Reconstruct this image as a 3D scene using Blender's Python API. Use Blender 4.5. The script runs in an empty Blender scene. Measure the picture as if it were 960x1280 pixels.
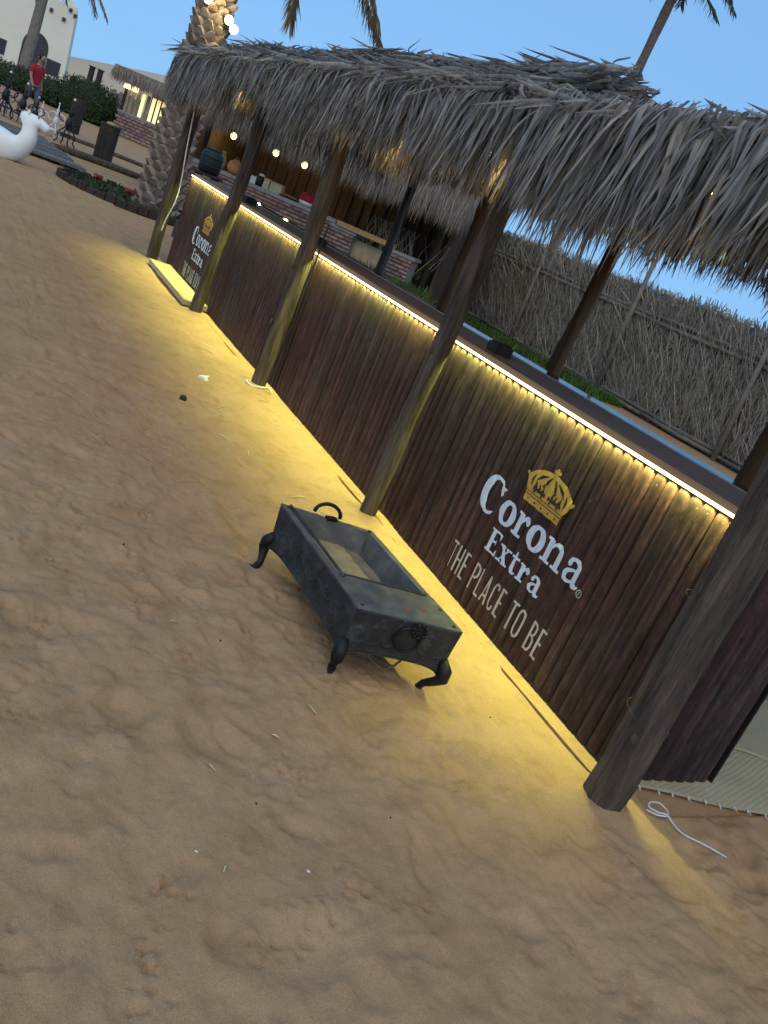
import bpy, bmesh, math, random
import numpy as np
from mathutils import Vector, Matrix
random.seed(7); RNG = np.random.RandomState(7)
S = bpy.context.scene
COL = S.collection
PI = math.pi

# ------------------------------------------------------------------ camera, sky, sun, exposure
cd = bpy.data.cameras.new('camera'); cam = bpy.data.objects.new('camera', cd); COL.objects.link(cam); S.camera = cam
cd.sensor_fit = 'HORIZONTAL'; cd.sensor_width = 36.0; cd.lens = 36.0*1062.1/960.0
cd.clip_start = 0.05; cd.clip_end = 3000
CR = Vector((-0.40064, -0.83653, 0.37377)); CU = Vector((0.45466, 0.17266, 0.87377)); CDIR = Vector((0.79547, -0.52000, -0.31116))
cam.matrix_world = Matrix(((CR[0], CU[0], -CDIR[0], 0), (CR[1], CU[1], -CDIR[1], 0), (CR[2], CU[2], -CDIR[2], 1.55), (0, 0, 0, 1)))

SUN_EL, SUN_AZ = math.radians(48), math.radians(150)      # after-sunset glow from behind the camera's left (azimuth from +X)
W = bpy.data.worlds.new('World'); S.world = W; W.use_nodes = True
wn = W.node_tree.nodes; wl = W.node_tree.links; wn.clear()
wo = wn.new('ShaderNodeOutputWorld'); bg = wn.new('ShaderNodeBackground'); sky = wn.new('ShaderNodeTexSky')
sky.sky_type = 'NISHITA'; sky.sun_disc = False; sky.sun_elevation = SUN_EL
sky.sun_rotation = PI/2 - SUN_AZ
sky.air_density = 1.0; sky.dust_density = 0.1; sky.ozone_density = 3.0
bg.inputs['Strength'].default_value = 0.115
hs_ = wn.new('ShaderNodeHueSaturation'); hs_.inputs['Saturation'].default_value = 0.55
gm_ = wn.new('ShaderNodeGamma'); gm_.inputs['Gamma'].default_value = 0.2          # evens the horizon out as dusk does
tn_ = wn.new('ShaderNodeVectorMath'); tn_.operation = 'MULTIPLY'; tn_.inputs[1].default_value = (1.52, 3.02, 5.12)
wl.new(sky.outputs[0], hs_.inputs['Color']); wl.new(hs_.outputs[0], gm_.inputs[0]); wl.new(gm_.outputs[0], tn_.inputs[0]); wl.new(tn_.outputs[0], bg.inputs[0]); wl.new(bg.outputs[0], wo.inputs[0])
sl = bpy.data.lights.new('sun', 'SUN'); sun = bpy.data.objects.new('sun', sl); COL.objects.link(sun)
sl.energy = 1.35; sl.angle = math.radians(70); sl.color = (1.0, 0.80, 0.52)
sd = Vector((math.cos(SUN_EL)*math.cos(SUN_AZ), math.cos(SUN_EL)*math.sin(SUN_AZ), math.sin(SUN_EL)))
sun.rotation_euler = sd.to_track_quat('Z', 'Y').to_euler()
S.view_settings.view_transform = 'Standard'; S.view_settings.look = 'None'
S.view_settings.exposure = 0.1; S.view_settings.gamma = 1.0
LED_W = 16.5          # watts of each LED run
WARM = (0.93, 1.03, 0.28)

# ------------------------------------------------------------------ helpers
OFF = {}
def tag(o, label=None, cat=None, group=None, kind=None):
    if label: o['label'] = label
    if cat: o['category'] = cat
    if group: o['group'] = group
    if kind: o['kind'] = kind
    return o
def thing(name, label, cat, loc=(0, 0, 0), group=None):
    o = bpy.data.objects.new(name, None); COL.objects.link(o); o.location = loc; o.empty_display_size = .1
    OFF[o.name] = Vector(loc)
    return tag(o, label, cat, group)
def link_mesh(name, me, parent=None, loc=None, rot=None, scale=None):
    o = bpy.data.objects.new(name, me); COL.objects.link(o)
    if parent is not None:
        o.parent = parent
    if loc is not None: o.location = loc
    if rot is not None: o.rotation_euler = rot
    if scale is not None: o.scale = scale
    return o
def off(parent):
    return OFF.get(parent.name, Vector((0, 0, 0))) if parent is not None else Vector((0, 0, 0))
class MB:
    def __init__(s): s.v = []; s.f = []
    def add(s, v, f):
        n = len(s.v); s.v += [tuple(p) for p in v]; s.f += [tuple(i+n for i in q) for q in f]; return s
    def box(s, c, d, R=None, taper=1.0):
        x, y, z = d[0]/2, d[1]/2, d[2]/2; t = taper
        P = [(-x, -y, -z), (x, -y, -z), (x, y, -z), (-x, y, -z), (-x*t, -y*t, z), (x*t, -y*t, z), (x*t, y*t, z), (-x*t, y*t, z)]
        if R is not None: P = [tuple(R @ Vector(p)) for p in P]
        P = [(p[0]+c[0], p[1]+c[1], p[2]+c[2]) for p in P]
        return s.add(P, [(0, 3, 2, 1), (4, 5, 6, 7), (0, 1, 5, 4), (1, 2, 6, 5), (2, 3, 7, 6), (3, 0, 4, 7)])
    def tube(s, pts, rad, n=8, cap=True, flat=1.0):
        pts = [Vector(p) for p in pts]; m = len(pts)
        if not hasattr(rad, '__len__'): rad = [rad]*m
        t0 = (pts[1]-pts[0]).normalized(); a = Vector((0, 0, 1)) if abs(t0.z) < .9 else Vector((1, 0, 0))
        nrm = t0.cross(a).normalized(); V = []
        for i in range(m):
            t = (pts[min(i+1, m-1)]-pts[max(i-1, 0)])
            t = t.normalized() if t.length > 1e-9 else t0
            nrm = (nrm - t*nrm.dot(t)); nrm = nrm.normalized() if nrm.length > 1e-9 else t.orthogonal().normalized()
            b = t.cross(nrm)
            for k in range(n):
                an = 2*PI*k/n
                V.append(pts[i]+nrm*(math.cos(an)*rad[i])+b*(math.sin(an)*rad[i]*flat))
        F = [(i*n+k, i*n+(k+1) % n, (i+1)*n+(k+1) % n, (i+1)*n+k) for i in range(m-1) for k in range(n)]
        if cap: F += [tuple(range(n))[::-1], tuple((m-1)*n+k for k in range(n))]
        return s.add(V, F)
    def lathe(s, prof, c=(0, 0, 0), n=14, sx=1, sy=1):
        V = []; 
        for r, z in prof:
            for k in range(n):
                a = 2*PI*k/n; V.append((c[0]+r*math.cos(a)*sx, c[1]+r*math.sin(a)*sy, c[2]+z))
        m = len(prof)
        F = [(i*n+k, i*n+(k+1) % n, (i+1)*n+(k+1) % n, (i+1)*n+k) for i in range(m-1) for k in range(n)]
        F += [tuple(range(n))[::-1], tuple((m-1)*n+k for k in range(n))]
        return s.add(V, F)
    def sphere(s, c, r, n=10, m=6, sc=(1, 1, 1)):
        prof = [(max(.001, math.sin(PI*i/m))*r, -math.cos(PI*i/m)*r) for i in range(m+1)]
        V = []
        for rr, z in prof:
            for k in range(n):
                a = 2*PI*k/n; V.append((c[0]+rr*math.cos(a)*sc[0], c[1]+rr*math.sin(a)*sc[1], c[2]+z*sc[2]))
        F = [(i*n+k, i*n+(k+1) % n, (i+1)*n+(k+1) % n, (i+1)*n+k) for i in range(m) for k in range(n)]
        return s.add(V, F)
    def build(s, name, mat, parent=None, smooth=False, kind=None):
        o3 = off(parent)
        me = bpy.data.meshes.new(name)
        me.from_pydata([(v[0]-o3.x, v[1]-o3.y, v[2]-o3.z) for v in s.v], [], s.f)
        if mat: me.materials.append(mat)
        if smooth: me.polygons.foreach_set('use_smooth', [True]*len(me.polygons))
        me.update()
        o = link_mesh(name, me, parent)
        if kind: o['kind'] = kind
        OFF[o.name] = o3.copy()
        return o
def np_mesh(name, V, F, mat, parent=None, smooth=False, rnd=None, kind=None):
    """V (n,3) array, F (m,4) array of quads"""
    o3 = off(parent); V = np.asarray(V, dtype=np.float32) - np.array(o3, dtype=np.float32)
    F = np.asarray(F, dtype=np.int32); k = F.shape[1]
    me = bpy.data.meshes.new(name)
    me.vertices.add(len(V)); me.vertices.foreach_set('co', V.ravel())
    me.loops.add(F.size); me.loops.foreach_set('vertex_index', F.ravel())
    me.polygons.add(len(F)); me.polygons.foreach_set('loop_start', np.arange(0, F.size, k, dtype=np.int32))
    me.polygons.foreach_set('loop_total', np.full(len(F), k, dtype=np.int32))
    if smooth: me.polygons.foreach_set('use_smooth', np.ones(len(F), dtype=bool))
    if mat: me.materials.append(mat)
    me.update(calc_edges=True); me.validate()
    if rnd is not None:
        at = me.attributes.new('rnd', 'FLOAT', 'POINT'); at.data.foreach_set('value', np.asarray(rnd, dtype=np.float32))
    o = link_mesh(name, me, parent)
    if kind: o['kind'] = kind
    OFF[o.name] = o3.copy()
    return o
def scatter(var, T):
    """var: list of (V,F) ; T: list of (variant, 3x3 array, loc, rnd). Returns joined V,F,rnd"""
    Vs, Fs, R = [], [], []; n = 0
    for k, A, p, r in T:
        V, F = var[k]
        Vs.append(V @ A.T + p); Fs.append(F + n); R.append(np.full(len(V), r, dtype=np.float32)); n += len(V)
    return np.concatenate(Vs), np.concatenate(Fs), np.concatenate(R)
def euler(rx, ry, rz):
    return np.array(Matrix.Rotation(rz, 3, 'Z') @ Matrix.Rotation(ry, 3, 'Y') @ Matrix.Rotation(rx, 3, 'X'))
def copy_tree(o, parent=None):
    c = o.copy(); COL.objects.link(c)
    if parent is not None: c.parent = parent
    OFF[c.name] = OFF.get(o.name, Vector((0, 0, 0)))
    for ch in list(o.children): copy_tree(ch, c)
    return c

# ------------------------------------------------------------------ materials
def mat(name, c1, c2=None, scale=8.0, rough=.8, bump=.0, bscale=40.0, stretch=(1, 1, 1), var=.0, metal=0.0, attr=False, spec=.3, detail=5, emit=None, es=0.0, c3=None, trans=0.0, hue=None, bdist=.01, specks=None, ior=None):
    """noise mix of c1/c2, per-object (and optional per-strand attribute) variation, noise bump"""
    m = bpy.data.materials.new(name); m.use_nodes = True; N = m.node_tree.nodes; L = m.node_tree.links
    b = N['Principled BSDF']; b.inputs['Roughness'].default_value = rough; b.inputs['Metallic'].default_value = metal
    b.inputs['Specular IOR Level'].default_value = spec
    if ior: b.inputs['IOR'].default_value = ior
    if emit: b.inputs['Emission Color'].default_value = (*emit, 1); b.inputs['Emission Strength'].default_value = es
    tc = N.new('ShaderNodeTexCoord'); mp = N.new('ShaderNodeMapping'); mp.inputs['Scale'].default_value = stretch
    L.new(tc.outputs['Object'], mp.inputs[0])
    no = N.new('ShaderNodeTexNoise'); no.inputs['Scale'].default_value = scale; no.inputs['Detail'].default_value = detail
    oi = N.new('ShaderNodeObjectInfo')
    ad = N.new('ShaderNodeVectorMath'); ad.operation = 'ADD'
    mu = N.new('ShaderNodeMath'); mu.operation = 'MULTIPLY'; mu.inputs[1].default_value = 37.0
    L.new(oi.outputs['Random'], mu.inputs[0]); L.new(mp.outputs[0], ad.inputs[0]); L.new(mu.outputs[0], ad.inputs[1])
    L.new(ad.outputs[0], no.inputs['Vector'])
    cr = N.new('ShaderNodeValToRGB'); cr.color_ramp.elements[0].position = .3; cr.color_ramp.elements[1].position = .7
    cr.color_ramp.elements[0].color = (*c1, 1); cr.color_ramp.elements[1].color = (*(c2 or c1), 1)
    if c3: e = cr.color_ramp.elements.new(.52); e.color = (*c3, 1)
    L.new(no.outputs[0], cr.inputs[0]); out = cr.outputs[0]
    if var or attr:
        r = oi.outputs['Random']
        if attr:
            at = N.new('ShaderNodeAttribute'); at.attribute_name = 'rnd'
            s = N.new('ShaderNodeMath'); s.operation = 'ADD'; L.new(at.outputs['Fac'], s.inputs[0]); L.new(r, s.inputs[1])
            fr = N.new('ShaderNodeMath'); fr.operation = 'FRACT'; L.new(s.outputs[0], fr.inputs[0]); r = fr.outputs[0]
        mr = N.new('ShaderNodeMapRange'); mr.inputs[3].default_value = 1-var; mr.inputs[4].default_value = 1+var
        L.new(r, mr.inputs[0])
        hs = N.new('ShaderNodeHueSaturation'); L.new(mr.outputs[0], hs.inputs['Value']); L.new(out, hs.inputs['Color'])
        if hue:
            m2 = N.new('ShaderNodeMath'); m2.operation = 'MULTIPLY'; m2.inputs[1].default_value = 7.31; L.new(r, m2.inputs[0])
            f2 = N.new('ShaderNodeMath'); f2.operation = 'FRACT'; L.new(m2.outputs[0], f2.inputs[0])
            m3 = N.new('ShaderNodeMapRange'); m3.inputs[3].default_value = 1-hue; m3.inputs[4].default_value = 1+hue
            L.new(f2.outputs[0], m3.inputs[0]); L.new(m3.outputs[0], hs.inputs['Saturation'])
        out = hs.outputs[0]
    if specks:
        ns = N.new('ShaderNodeTexNoise'); ns.inputs['Scale'].default_value = 46; ns.inputs['Detail'].default_value = 3; ns.inputs['Roughness'].default_value = .8
        v2 = N.new('ShaderNodeVectorMath'); v2.operation = 'ADD'; L.new(tc.outputs['Object'], v2.inputs[0]); L.new(mu.outputs[0], v2.inputs[1]); L.new(v2.outputs[0], ns.inputs['Vector'])
        rs = N.new('ShaderNodeValToRGB'); rs.color_ramp.elements[0].position = .70; rs.color_ramp.elements[1].position = .80
        rs.color_ramp.elements[0].color = (0, 0, 0, 1); rs.color_ramp.elements[1].color = (.8, .8, .8, 1); L.new(ns.outputs[0], rs.inputs[0])
        ms = N.new('ShaderNodeMix'); ms.data_type = 'RGBA'; L.new(rs.outputs[0], ms.inputs[0]); L.new(out, ms.inputs[6]); ms.inputs[7].default_value = (*specks, 1); out = ms.outputs[2]
    L.new(out, b.inputs['Base Color'])
    if trans:      # thin leaves let some light through
        tb = N.new('ShaderNodeBsdfTranslucent'); L.new(out, tb.inputs['Color']); mxs = N.new('ShaderNodeMixShader'); mxs.inputs[0].default_value = trans
        L.new(b.outputs[0], mxs.inputs[1]); L.new(tb.outputs[0], mxs.inputs[2]); L.new(mxs.outputs[0], N['Material Output'].inputs['Surface'])
    if bump:
        n2 = N.new('ShaderNodeTexNoise'); n2.inputs['Scale'].default_value = bscale; n2.inputs['Detail'].default_value = 6
        L.new(ad.outputs[0], n2.inputs['Vector'])
        bp = N.new('ShaderNodeBump'); bp.inputs['Strength'].default_value = bump; bp.inputs['Distance'].default_value = bdist
        L.new(n2.outputs[0], bp.inputs['Height']); L.new(bp.outputs[0], b.inputs['Normal'])
    return m
def emitter(name, col, st):
    m = bpy.data.materials.new(name); m.use_nodes = True; b = m.node_tree.nodes['Principled BSDF']
    b.inputs['Base Color'].default_value = (.8, .8, .8, 1); b.inputs['Emission Color'].default_value = (*col, 1); b.inputs['Emission Strength'].default_value = st
    return m
M = {}
M['slat'] = mat('slat_wood', (.016, .0065, .0066), (.070, .033, .031), 22, .62, 1.0, 34, (2.2, 2.2, .22), var=.30, spec=.35, c3=(.033, .0150, .0142), hue=.2, bdist=.004, specks=(.20, .17, .16))
def slat_mat():
    m = bpy.data.materials.new('slat_wood'); m.use_nodes = True; N = m.node_tree.nodes; L = m.node_tree.links
    b = N['Principled BSDF']; b.inputs['Roughness'].default_value = .68; b.inputs['Specular IOR Level'].default_value = .28
    ge = N.new('ShaderNodeNewGeometry'); oi = N.new('ShaderNodeObjectInfo')
    def nz(sc, stretch, det=5, ro=.6):
        mp = N.new('ShaderNodeMapping'); mp.inputs['Scale'].default_value = stretch; L.new(ge.outputs['Position'], mp.inputs[0])
        n = N.new('ShaderNodeTexNoise'); n.inputs['Scale'].default_value = sc; n.inputs['Detail'].default_value = det; n.inputs['Roughness'].default_value = ro
        L.new(mp.outputs[0], n.inputs['Vector']); return n.outputs[0]
    def ramp(f, stops):
        r = N.new('ShaderNodeValToRGB'); e = r.color_ramp.elements
        e[0].position, e[0].color = stops[0][0], (*stops[0][1], 1); e[1].position, e[1].color = stops[-1][0], (*stops[-1][1], 1)
        for p, c in stops[1:-1]: q = e.new(p); q.color = (*c, 1)
        L.new(f, r.inputs[0]); return r.outputs[0]
    def mix(f, a, c, mode='MIX'):
        x = N.new('ShaderNodeMix'); x.data_type = 'RGBA'; x.blend_type = mode
        if hasattr(f, 'links'): L.new(f, x.inputs[0])
        else: x.inputs[0].default_value = f
        for s_, v in ((6, a), (7, c)):
            if hasattr(v, 'links'): L.new(v, x.inputs[s_])
            else: x.inputs[s_].default_value = (*v, 1)
        return x.outputs[2]
    streak = nz(26, (1, 1, .07), 6, .65)
    red = ramp(streak, [(.28, (.017, .0068, .0068)), (.5, (.050, .0210, .0200)), (.72, (.112, .056, .050))])
    grey = ramp(streak, [(.28, (.014, .0104, .0100)), (.5, (.036, .0265, .0250)), (.72, (.086, .067, .063))])
    patch = ramp(nz(2.1, (1, 1, .45), 4), [(.40, (0, 0, 0)), (.62, (.75, .75, .75))])
    col = mix(patch, red, grey)
    mr = N.new('ShaderNodeMapRange'); mr.inputs[3].default_value = .70; mr.inputs[4].default_value = 1.15; L.new(oi.outputs['Random'], mr.inputs[0])
    hs = N.new('ShaderNodeHueSaturation'); L.new(mr.outputs[0], hs.inputs['Value']); L.new(col, hs.inputs['Color']); col = hs.outputs[0]
    blot = ramp(nz(30, (1, 1, .5), 5, .7), [(.36, (.55, .55, .55)), (.62, (1.25, 1.25, 1.25))]); col = mix(1.0, col, blot, 'MULTIPLY')
    sp = ramp(nz(70, (1, 1, .6), 2, .8), [(.70, (0, 0, 0)), (.78, (.8, .8, .8))]); col = mix(sp, col, (.20, .17, .155))
    L.new(col, b.inputs['Base Color'])
    bp = N.new('ShaderNodeBump'); bp.inputs['Strength'].default_value = .9; bp.inputs['Distance'].default_value = .004; L.new(streak, bp.inputs['Height'])
    b2 = N.new('ShaderNodeBump'); b2.inputs['Strength'].default_value = .5; b2.inputs['Distance'].default_value = .003; L.new(nz(60, (1, 1, .6)), b2.inputs['Height']); L.new(bp.outputs[0], b2.inputs['Normal'])
    L.new(b2.outputs[0], b.inputs['Normal']); return m
M['slat'] = slat_mat()
M['backing'] = mat('backing', (.012, .009, .008), (.02, .015, .012))
M['counter'] = mat('counter_lacquer', (.050, .026, .020), (.085, .045, .036), 4, .10, .02, 9, (.3, 3, 1), spec=.6)
M['counter_matte'] = mat('counter_wood', (.13, .088, .066), (.20, .14, .108), 4, .6, .1, 20, (.3, 3, 1), spec=.2)
M['steel'] = mat('steel', (.30, .295, .28), (.38, .375, .36), 12, .5, .03, 30)
M['post'] = mat('post_wood', (.042, .032, .024), (.16, .122, .092), 9, .85, 1.0, 26, (3, 3, .30), var=.12, c3=(.098, .076, .058), bdist=.03)
M['pole_orange'] = mat('pole_wood', (.11, .052, .022), (.20, .10, .045), 6, .8, .6, 22, (3, 3, .35), var=.2)
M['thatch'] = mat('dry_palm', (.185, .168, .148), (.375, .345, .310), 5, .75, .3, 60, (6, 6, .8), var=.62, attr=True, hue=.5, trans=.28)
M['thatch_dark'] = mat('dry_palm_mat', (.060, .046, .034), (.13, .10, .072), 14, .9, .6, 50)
M['thatch_far'] = mat('hut_thatch', (.22, .19, .155), (.34, .30, .25), 5, .85, .3, 60, (6, 6, .8), var=.35, attr=True)
M['fence'] = mat('fence_reed', (.22, .20, .16), (.46, .415, .335), 6, .9, .4, 60, (5, 5, .8), var=.45, attr=True)
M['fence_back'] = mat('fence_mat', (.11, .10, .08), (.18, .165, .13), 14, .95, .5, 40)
M['fence_pole'] = mat('fence_pole', (.14, .122, .098), (.23, .20, .16), 8, .9, .5, 40)
M['white_print'] = mat('white_print', (.56, .62, .76), (.64, .70, .84), 30, .55, .15, 80)
M['grey_print'] = mat('grey_print', (.42, .41, .39), (.52, .51, .49), 30, .6, .15, 80)
M['gold_print'] = mat('gold_print', (.44, .27, .045), (.58, .37, .075), 30, .55, .15, 80)
M['dark_print'] = mat('dark_print', (.03, .015, .012), (.05, .025, .018), 30, .7)
M['pit'] = mat('painted_iron', (.026, .030, .033), (.075, .078, .078), 14, .50, .45, 26, metal=.35, spec=.4, c3=(.040, .043, .046))
M['pit_wear'] = mat('worn_edge', (.05, .053, .055), (.15, .15, .145), 30, .45, .3, 60, metal=.35)
M['pit_top'] = mat('worn_iron', (.075, .080, .080), (.185, .185, .172), 12, .55, .35, 30, metal=.2, spec=.4, c3=(.125, .128, .124))
M['pit_leg'] = mat('black_iron', (.012, .012, .013), (.03, .029, .028), 14, .5, .5, 40, metal=.5)
M['ash'] = mat('sandy_ash', (.20, .165, .115), (.33, .27, .19), 14, .95, .8, 60)
M['rust'] = mat('rust', (.16, .07, .03), (.24, .12, .06), 12, .9)
M['straw'] = mat('straw', (.45, .38, .22), (.62, .54, .36), 20, .8, var=.2)
M['white'] = mat('white_plastic', (.70, .69, .66), (.78, .77, .74), 8, .5)
M['dark'] = mat('dark_stuff', (.02, .017, .015), (.04, .034, .028), 12, .8, .4, 50)
M['black'] = mat('black_plastic', (.012, .012, .013), (.02, .02, .022), 8, .45)
M['matting'] = mat('woven_reed', (.42, .37, .23), (.56, .50, .33), 30, .9, .5, 120, (1, 8, 1), c3=(.48, .43, .28))
M['cord'] = mat('white_cord', (.55, .60, .62), (.68, .72, .74), 60, .7, .3, 200)
M['wire'] = mat('tie_wire', (.07, .062, .052), (.12, .11, .095), 30, .5, metal=.3)
M['ply'] = mat('sandy_board', (.36, .29, .18), (.47, .39, .25), 6, .95, .5, 40)
M['brick'] = mat('brick', (.23, .145, .122), (.34, .225, .195), 10, .9, .4, 30, var=.3, attr=True)
M['mortar'] = mat('mortar', (.24, .21, .19), (.32, .29, .26), 10, .95)
M['stone_top'] = mat('stone_cap', (.24, .23, .23), (.33, .32, .32), 6, .8, .3, 30)
M['hutwall'] = mat('hut_wall', (.055, .038, .028), (.105, .074, .052), 5, .9, .5, 30, (3, 3, .3))
M['darkwood'] = mat('dark_wood', (.028, .021, .016), (.055, .042, .033), 6, .85, .5, 30, (3, 3, .4))
M['beam'] = mat('yellow_beam', (.34, .22, .095), (.46, .31, .15), 6, .8, .3, 30, (.5, 3, 3))
M['branch'] = mat('dry_branch', (.28, .22, .15), (.42, .34, .24), 12, .9)
M['grass'] = mat('grass', (.030, .065, .014), (.070, .130, .030), 3, .8, var=.35, attr=True)
M['leafgreen'] = mat('hedge_leaf', (.028, .050, .020), (.060, .095, .036), 2, .8, var=.4, attr=True)
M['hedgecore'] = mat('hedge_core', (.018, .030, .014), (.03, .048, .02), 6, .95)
M['palmleaf'] = mat('palm_leaflet', (.040, .060, .030), (.085, .110, .055), 6, .7, var=.35, attr=True)
M['palmleaf_dry'] = mat('palm_leaflet_dusty', (.14, .125, .075), (.22, .20, .13), 6, .8, var=.3, attr=True)
M['trunk'] = mat('palm_bark', (.105, .080, .060), (.19, .15, .118), 6, .95, .7, 30, (2, 2, 2))
M['boot'] = mat('leaf_base', (.16, .125, .095), (.31, .255, .205), 9, .9, .6, 36, var=.25)
M['fort'] = mat('lime_plaster', (.74, .71, .58), (.82, .79, .66), .5, .95, .2, 3)
M['fort_dark'] = mat('dark_shutter', (.045, .042, .048), (.07, .066, .074), 4, .8)
M['camel'] = mat('white_fibreglass', (.76, .79, .77), (.84, .87, .85), 5, .45, .1, 12)
M['red'] = mat('red_cloth', (.30, .012, .022), (.40, .022, .035), 12, .85, .3, 40)
M['trouser'] = mat('grey_trousers', (.085, .085, .12), (.12, .12, .165), 12, .9)
M['skin'] = mat('skin', (.30, .17, .115), (.36, .21, .145), 10, .6)
M['hair'] = mat('hair', (.012, .010, .010), (.02, .018, .017), 20, .6)
M['redflower'] = mat('red_flower', (.17, .022, .02), (.26, .04, .035), 12, .8)
M['orange'] = mat('orange_glaze', (.55, .22, .07), (.65, .30, .12), 8, .6)
M['tan'] = mat('tan_clay', (.38, .25, .13), (.46, .32, .18), 8, .8)
M['deck'] = mat('grey_deck', (.105, .094, .082), (.19, .172, .15), 5, .85, .5, 30, (.6, 8, 4), var=.25)
M['soil'] = mat('bed_soil', (.035, .030, .024), (.06, .05, .04), 10, .95, .6, 30)
M['dune'] = mat('dune_sand', (.46, .36, .25), (.54, .43, .30), .03, .95)
M['darkgreen'] = mat('green_plastic', (.009, .017, .016), (.015, .026, .024), 5, .6)
M['kiosk_slat'] = mat('kiosk_slat', (.26, .22, .14), (.34, .29, .19), 6, .8, var=.2)
M['kiosk_lit'] = emitter('lit_blind', (1.0, .70, .22), 1.1)
M['bulb'] = emitter('bulb_glow', (1.0, .74, .38), 2.6)
M['lampglow'] = emitter('lamp_glow', (1.0, .78, .36), 3.2)
M['led'] = emitter('led_glow', (1.0, .84, .42), 3.0)

# sand
def sand_mat():
    m = bpy.data.materials.new('sand'); m.use_nodes = True; N = m.node_tree.nodes; L = m.node_tree.links
    b = N['Principled BSDF']; b.inputs['Roughness'].default_value = .95; b.inputs['Specular IOR Level'].default_value = .1
    tc = N.new('ShaderNodeTexCoord')
    def noise(s, d=6, r=.55):
        n = N.new('ShaderNodeTexNoise'); n.inputs['Scale'].default_value = s; n.inputs['Detail'].default_value = d; n.inputs['Roughness'].default_value = r
        L.new(tc.outputs['Object'], n.inputs['Vector']); return n.outputs[0]
    a = noise(3.2, 7, .62); cr = N.new('ShaderNodeValToRGB'); cr.color_ramp.elements[0].position = .3; cr.color_ramp.elements[1].position = .72
    cr.color_ramp.elements[0].color = (.365, .228, .118, 1); cr.color_ramp.elements[1].color = (.445, .290, .162, 1); L.new(a, cr.inputs[0])
    g = noise(420, 2, .7); gr = N.new('ShaderNodeValToRGB'); gr.color_ramp.elements[0].position = .25; gr.color_ramp.elements[1].position = .75
    gr.color_ramp.elements[0].color = (.62, .62, .62, 1); gr.color_ramp.elements[1].color = (1.3, 1.3, 1.3, 1); L.new(g, gr.inputs[0])
    mx = N.new('ShaderNodeMix'); mx.data_type = 'RGBA'; mx.blend_type = 'MULTIPLY'; mx.inputs[0].default_value = 1.0
    L.new(cr.outputs[0], mx.inputs[6]); L.new(gr.outputs[0], mx.inputs[7])
    dm = noise(7.5, 6, .68); d2 = N.new('ShaderNodeValToRGB'); d2.color_ramp.elements[0].position = .50; d2.color_ramp.elements[1].position = .74
    d2.color_ramp.elements[0].color = (1, 1, 1, 1); d2.color_ramp.elements[1].color = (.70, .66, .65, 1); L.new(dm, d2.inputs[0])
    m0 = N.new('ShaderNodeMix'); m0.data_type = 'RGBA'; m0.blend_type = 'MULTIPLY'; m0.inputs[0].default_value = .8; L.new(mx.outputs[2], m0.inputs[6]); L.new(d2.outputs[0], m0.inputs[7]); mx = m0
    # sparse dark crumbs
    c = noise(38, 3, .75); c2 = N.new('ShaderNodeValToRGB'); c2.color_ramp.elements[0].position = .70; c2.color_ramp.elements[1].position = .78
    c2.color_ramp.elements[0].color = (1, 1, 1, 1); c2.color_ramp.elements[1].color = (.5, .46, .44, 1); L.new(c, c2.inputs[0])
    m2 = N.new('ShaderNodeMix'); m2.data_type = 'RGBA'; m2.blend_type = 'MULTIPLY'; m2.inputs[0].default_value = .8
    L.new(mx.outputs[2], m2.inputs[6]); L.new(c2.outputs[0], m2.inputs[7]); L.new(m2.outputs[2], b.inputs['Base Color'])
    h1 = noise(28, 8, .6); h2 = noise(300, 2, .6)
    s1 = N.new('ShaderNodeBump'); s1.inputs['Strength'].default_value = .55; s1.inputs['Distance'].default_value = .012; L.new(h1, s1.inputs['Height'])
    s2 = N.new('ShaderNodeBump'); s2.inputs['Strength'].default_value = .35; s2.inputs['Distance'].default_value = .002; L.new(h2, s2.inputs['Height']); L.new(s1.outputs[0], s2.inputs['Normal'])
    L.new(s2.outputs[0], b.inputs['Normal'])
    return m
M['sand'] = sand_mat()

# ------------------------------------------------------------------ ground
def vnoise(x, y, s, seed):
    r = np.random.RandomState(seed).rand(256, 256)
    X, Y = x*s, y*s; i = np.floor(X).astype(int); j = np.floor(Y).astype(int); fx, fy = X-i, Y-j
    fx = fx*fx*(3-2*fx); fy = fy*fy*(3-2*fy)
    g = lambda a, b: r[a % 256, b % 256]
    return (g(i, j)*(1-fx)+g(i+1, j)*fx)*(1-fy)+(g(i, j+1)*(1-fx)+g(i+1, j+1)*fx)*fy - .5
DENTS = []
_r = np.random.RandomState(21)
for k in range(520):
    x = .5+ _r.rand()**1.25*16; y = -2.35+_r.rand()*(2.9+x*.25)
    a = _r.rand()*PI; l = .05+_r.rand()*.11; w = l*(.35+_r.rand()*.3); d = .004+_r.rand()**2*.012
    DENTS.append((x, y, a, l, w, d))
for k in range(60):
    x = -.2+_r.rand()*1.7; y = -2.6-_r.rand()*.9; a = _r.rand()*PI; l = .05+_r.rand()*.09
    DENTS.append((x, y, a, l, l*.5, .012))
def dent(X, Y, D):
    dx, dy, a, l, w, d = D
    u = (X-dx)*math.cos(a)+(Y-dy)*math.sin(a); v = -(X-dx)*math.sin(a)+(Y-dy)*math.cos(a)
    q = np.sqrt((u/l)**2+(v/w)**2)
    return -d/(1+np.exp((q-1)*6.5)) + d*.40*np.exp(-((q-1.4)/.36)**2)
for k in range(700):
    x = .5+_r.rand()**1.35*9; y = -2.3+_r.rand()*(2.3+x*.25); l = .014+_r.rand()**2*.05
    DENTS.append((x, y, _r.rand()*PI, l, l*(.4+.5*_r.rand()), .0016+.060*l+_r.rand()*.002))
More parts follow.
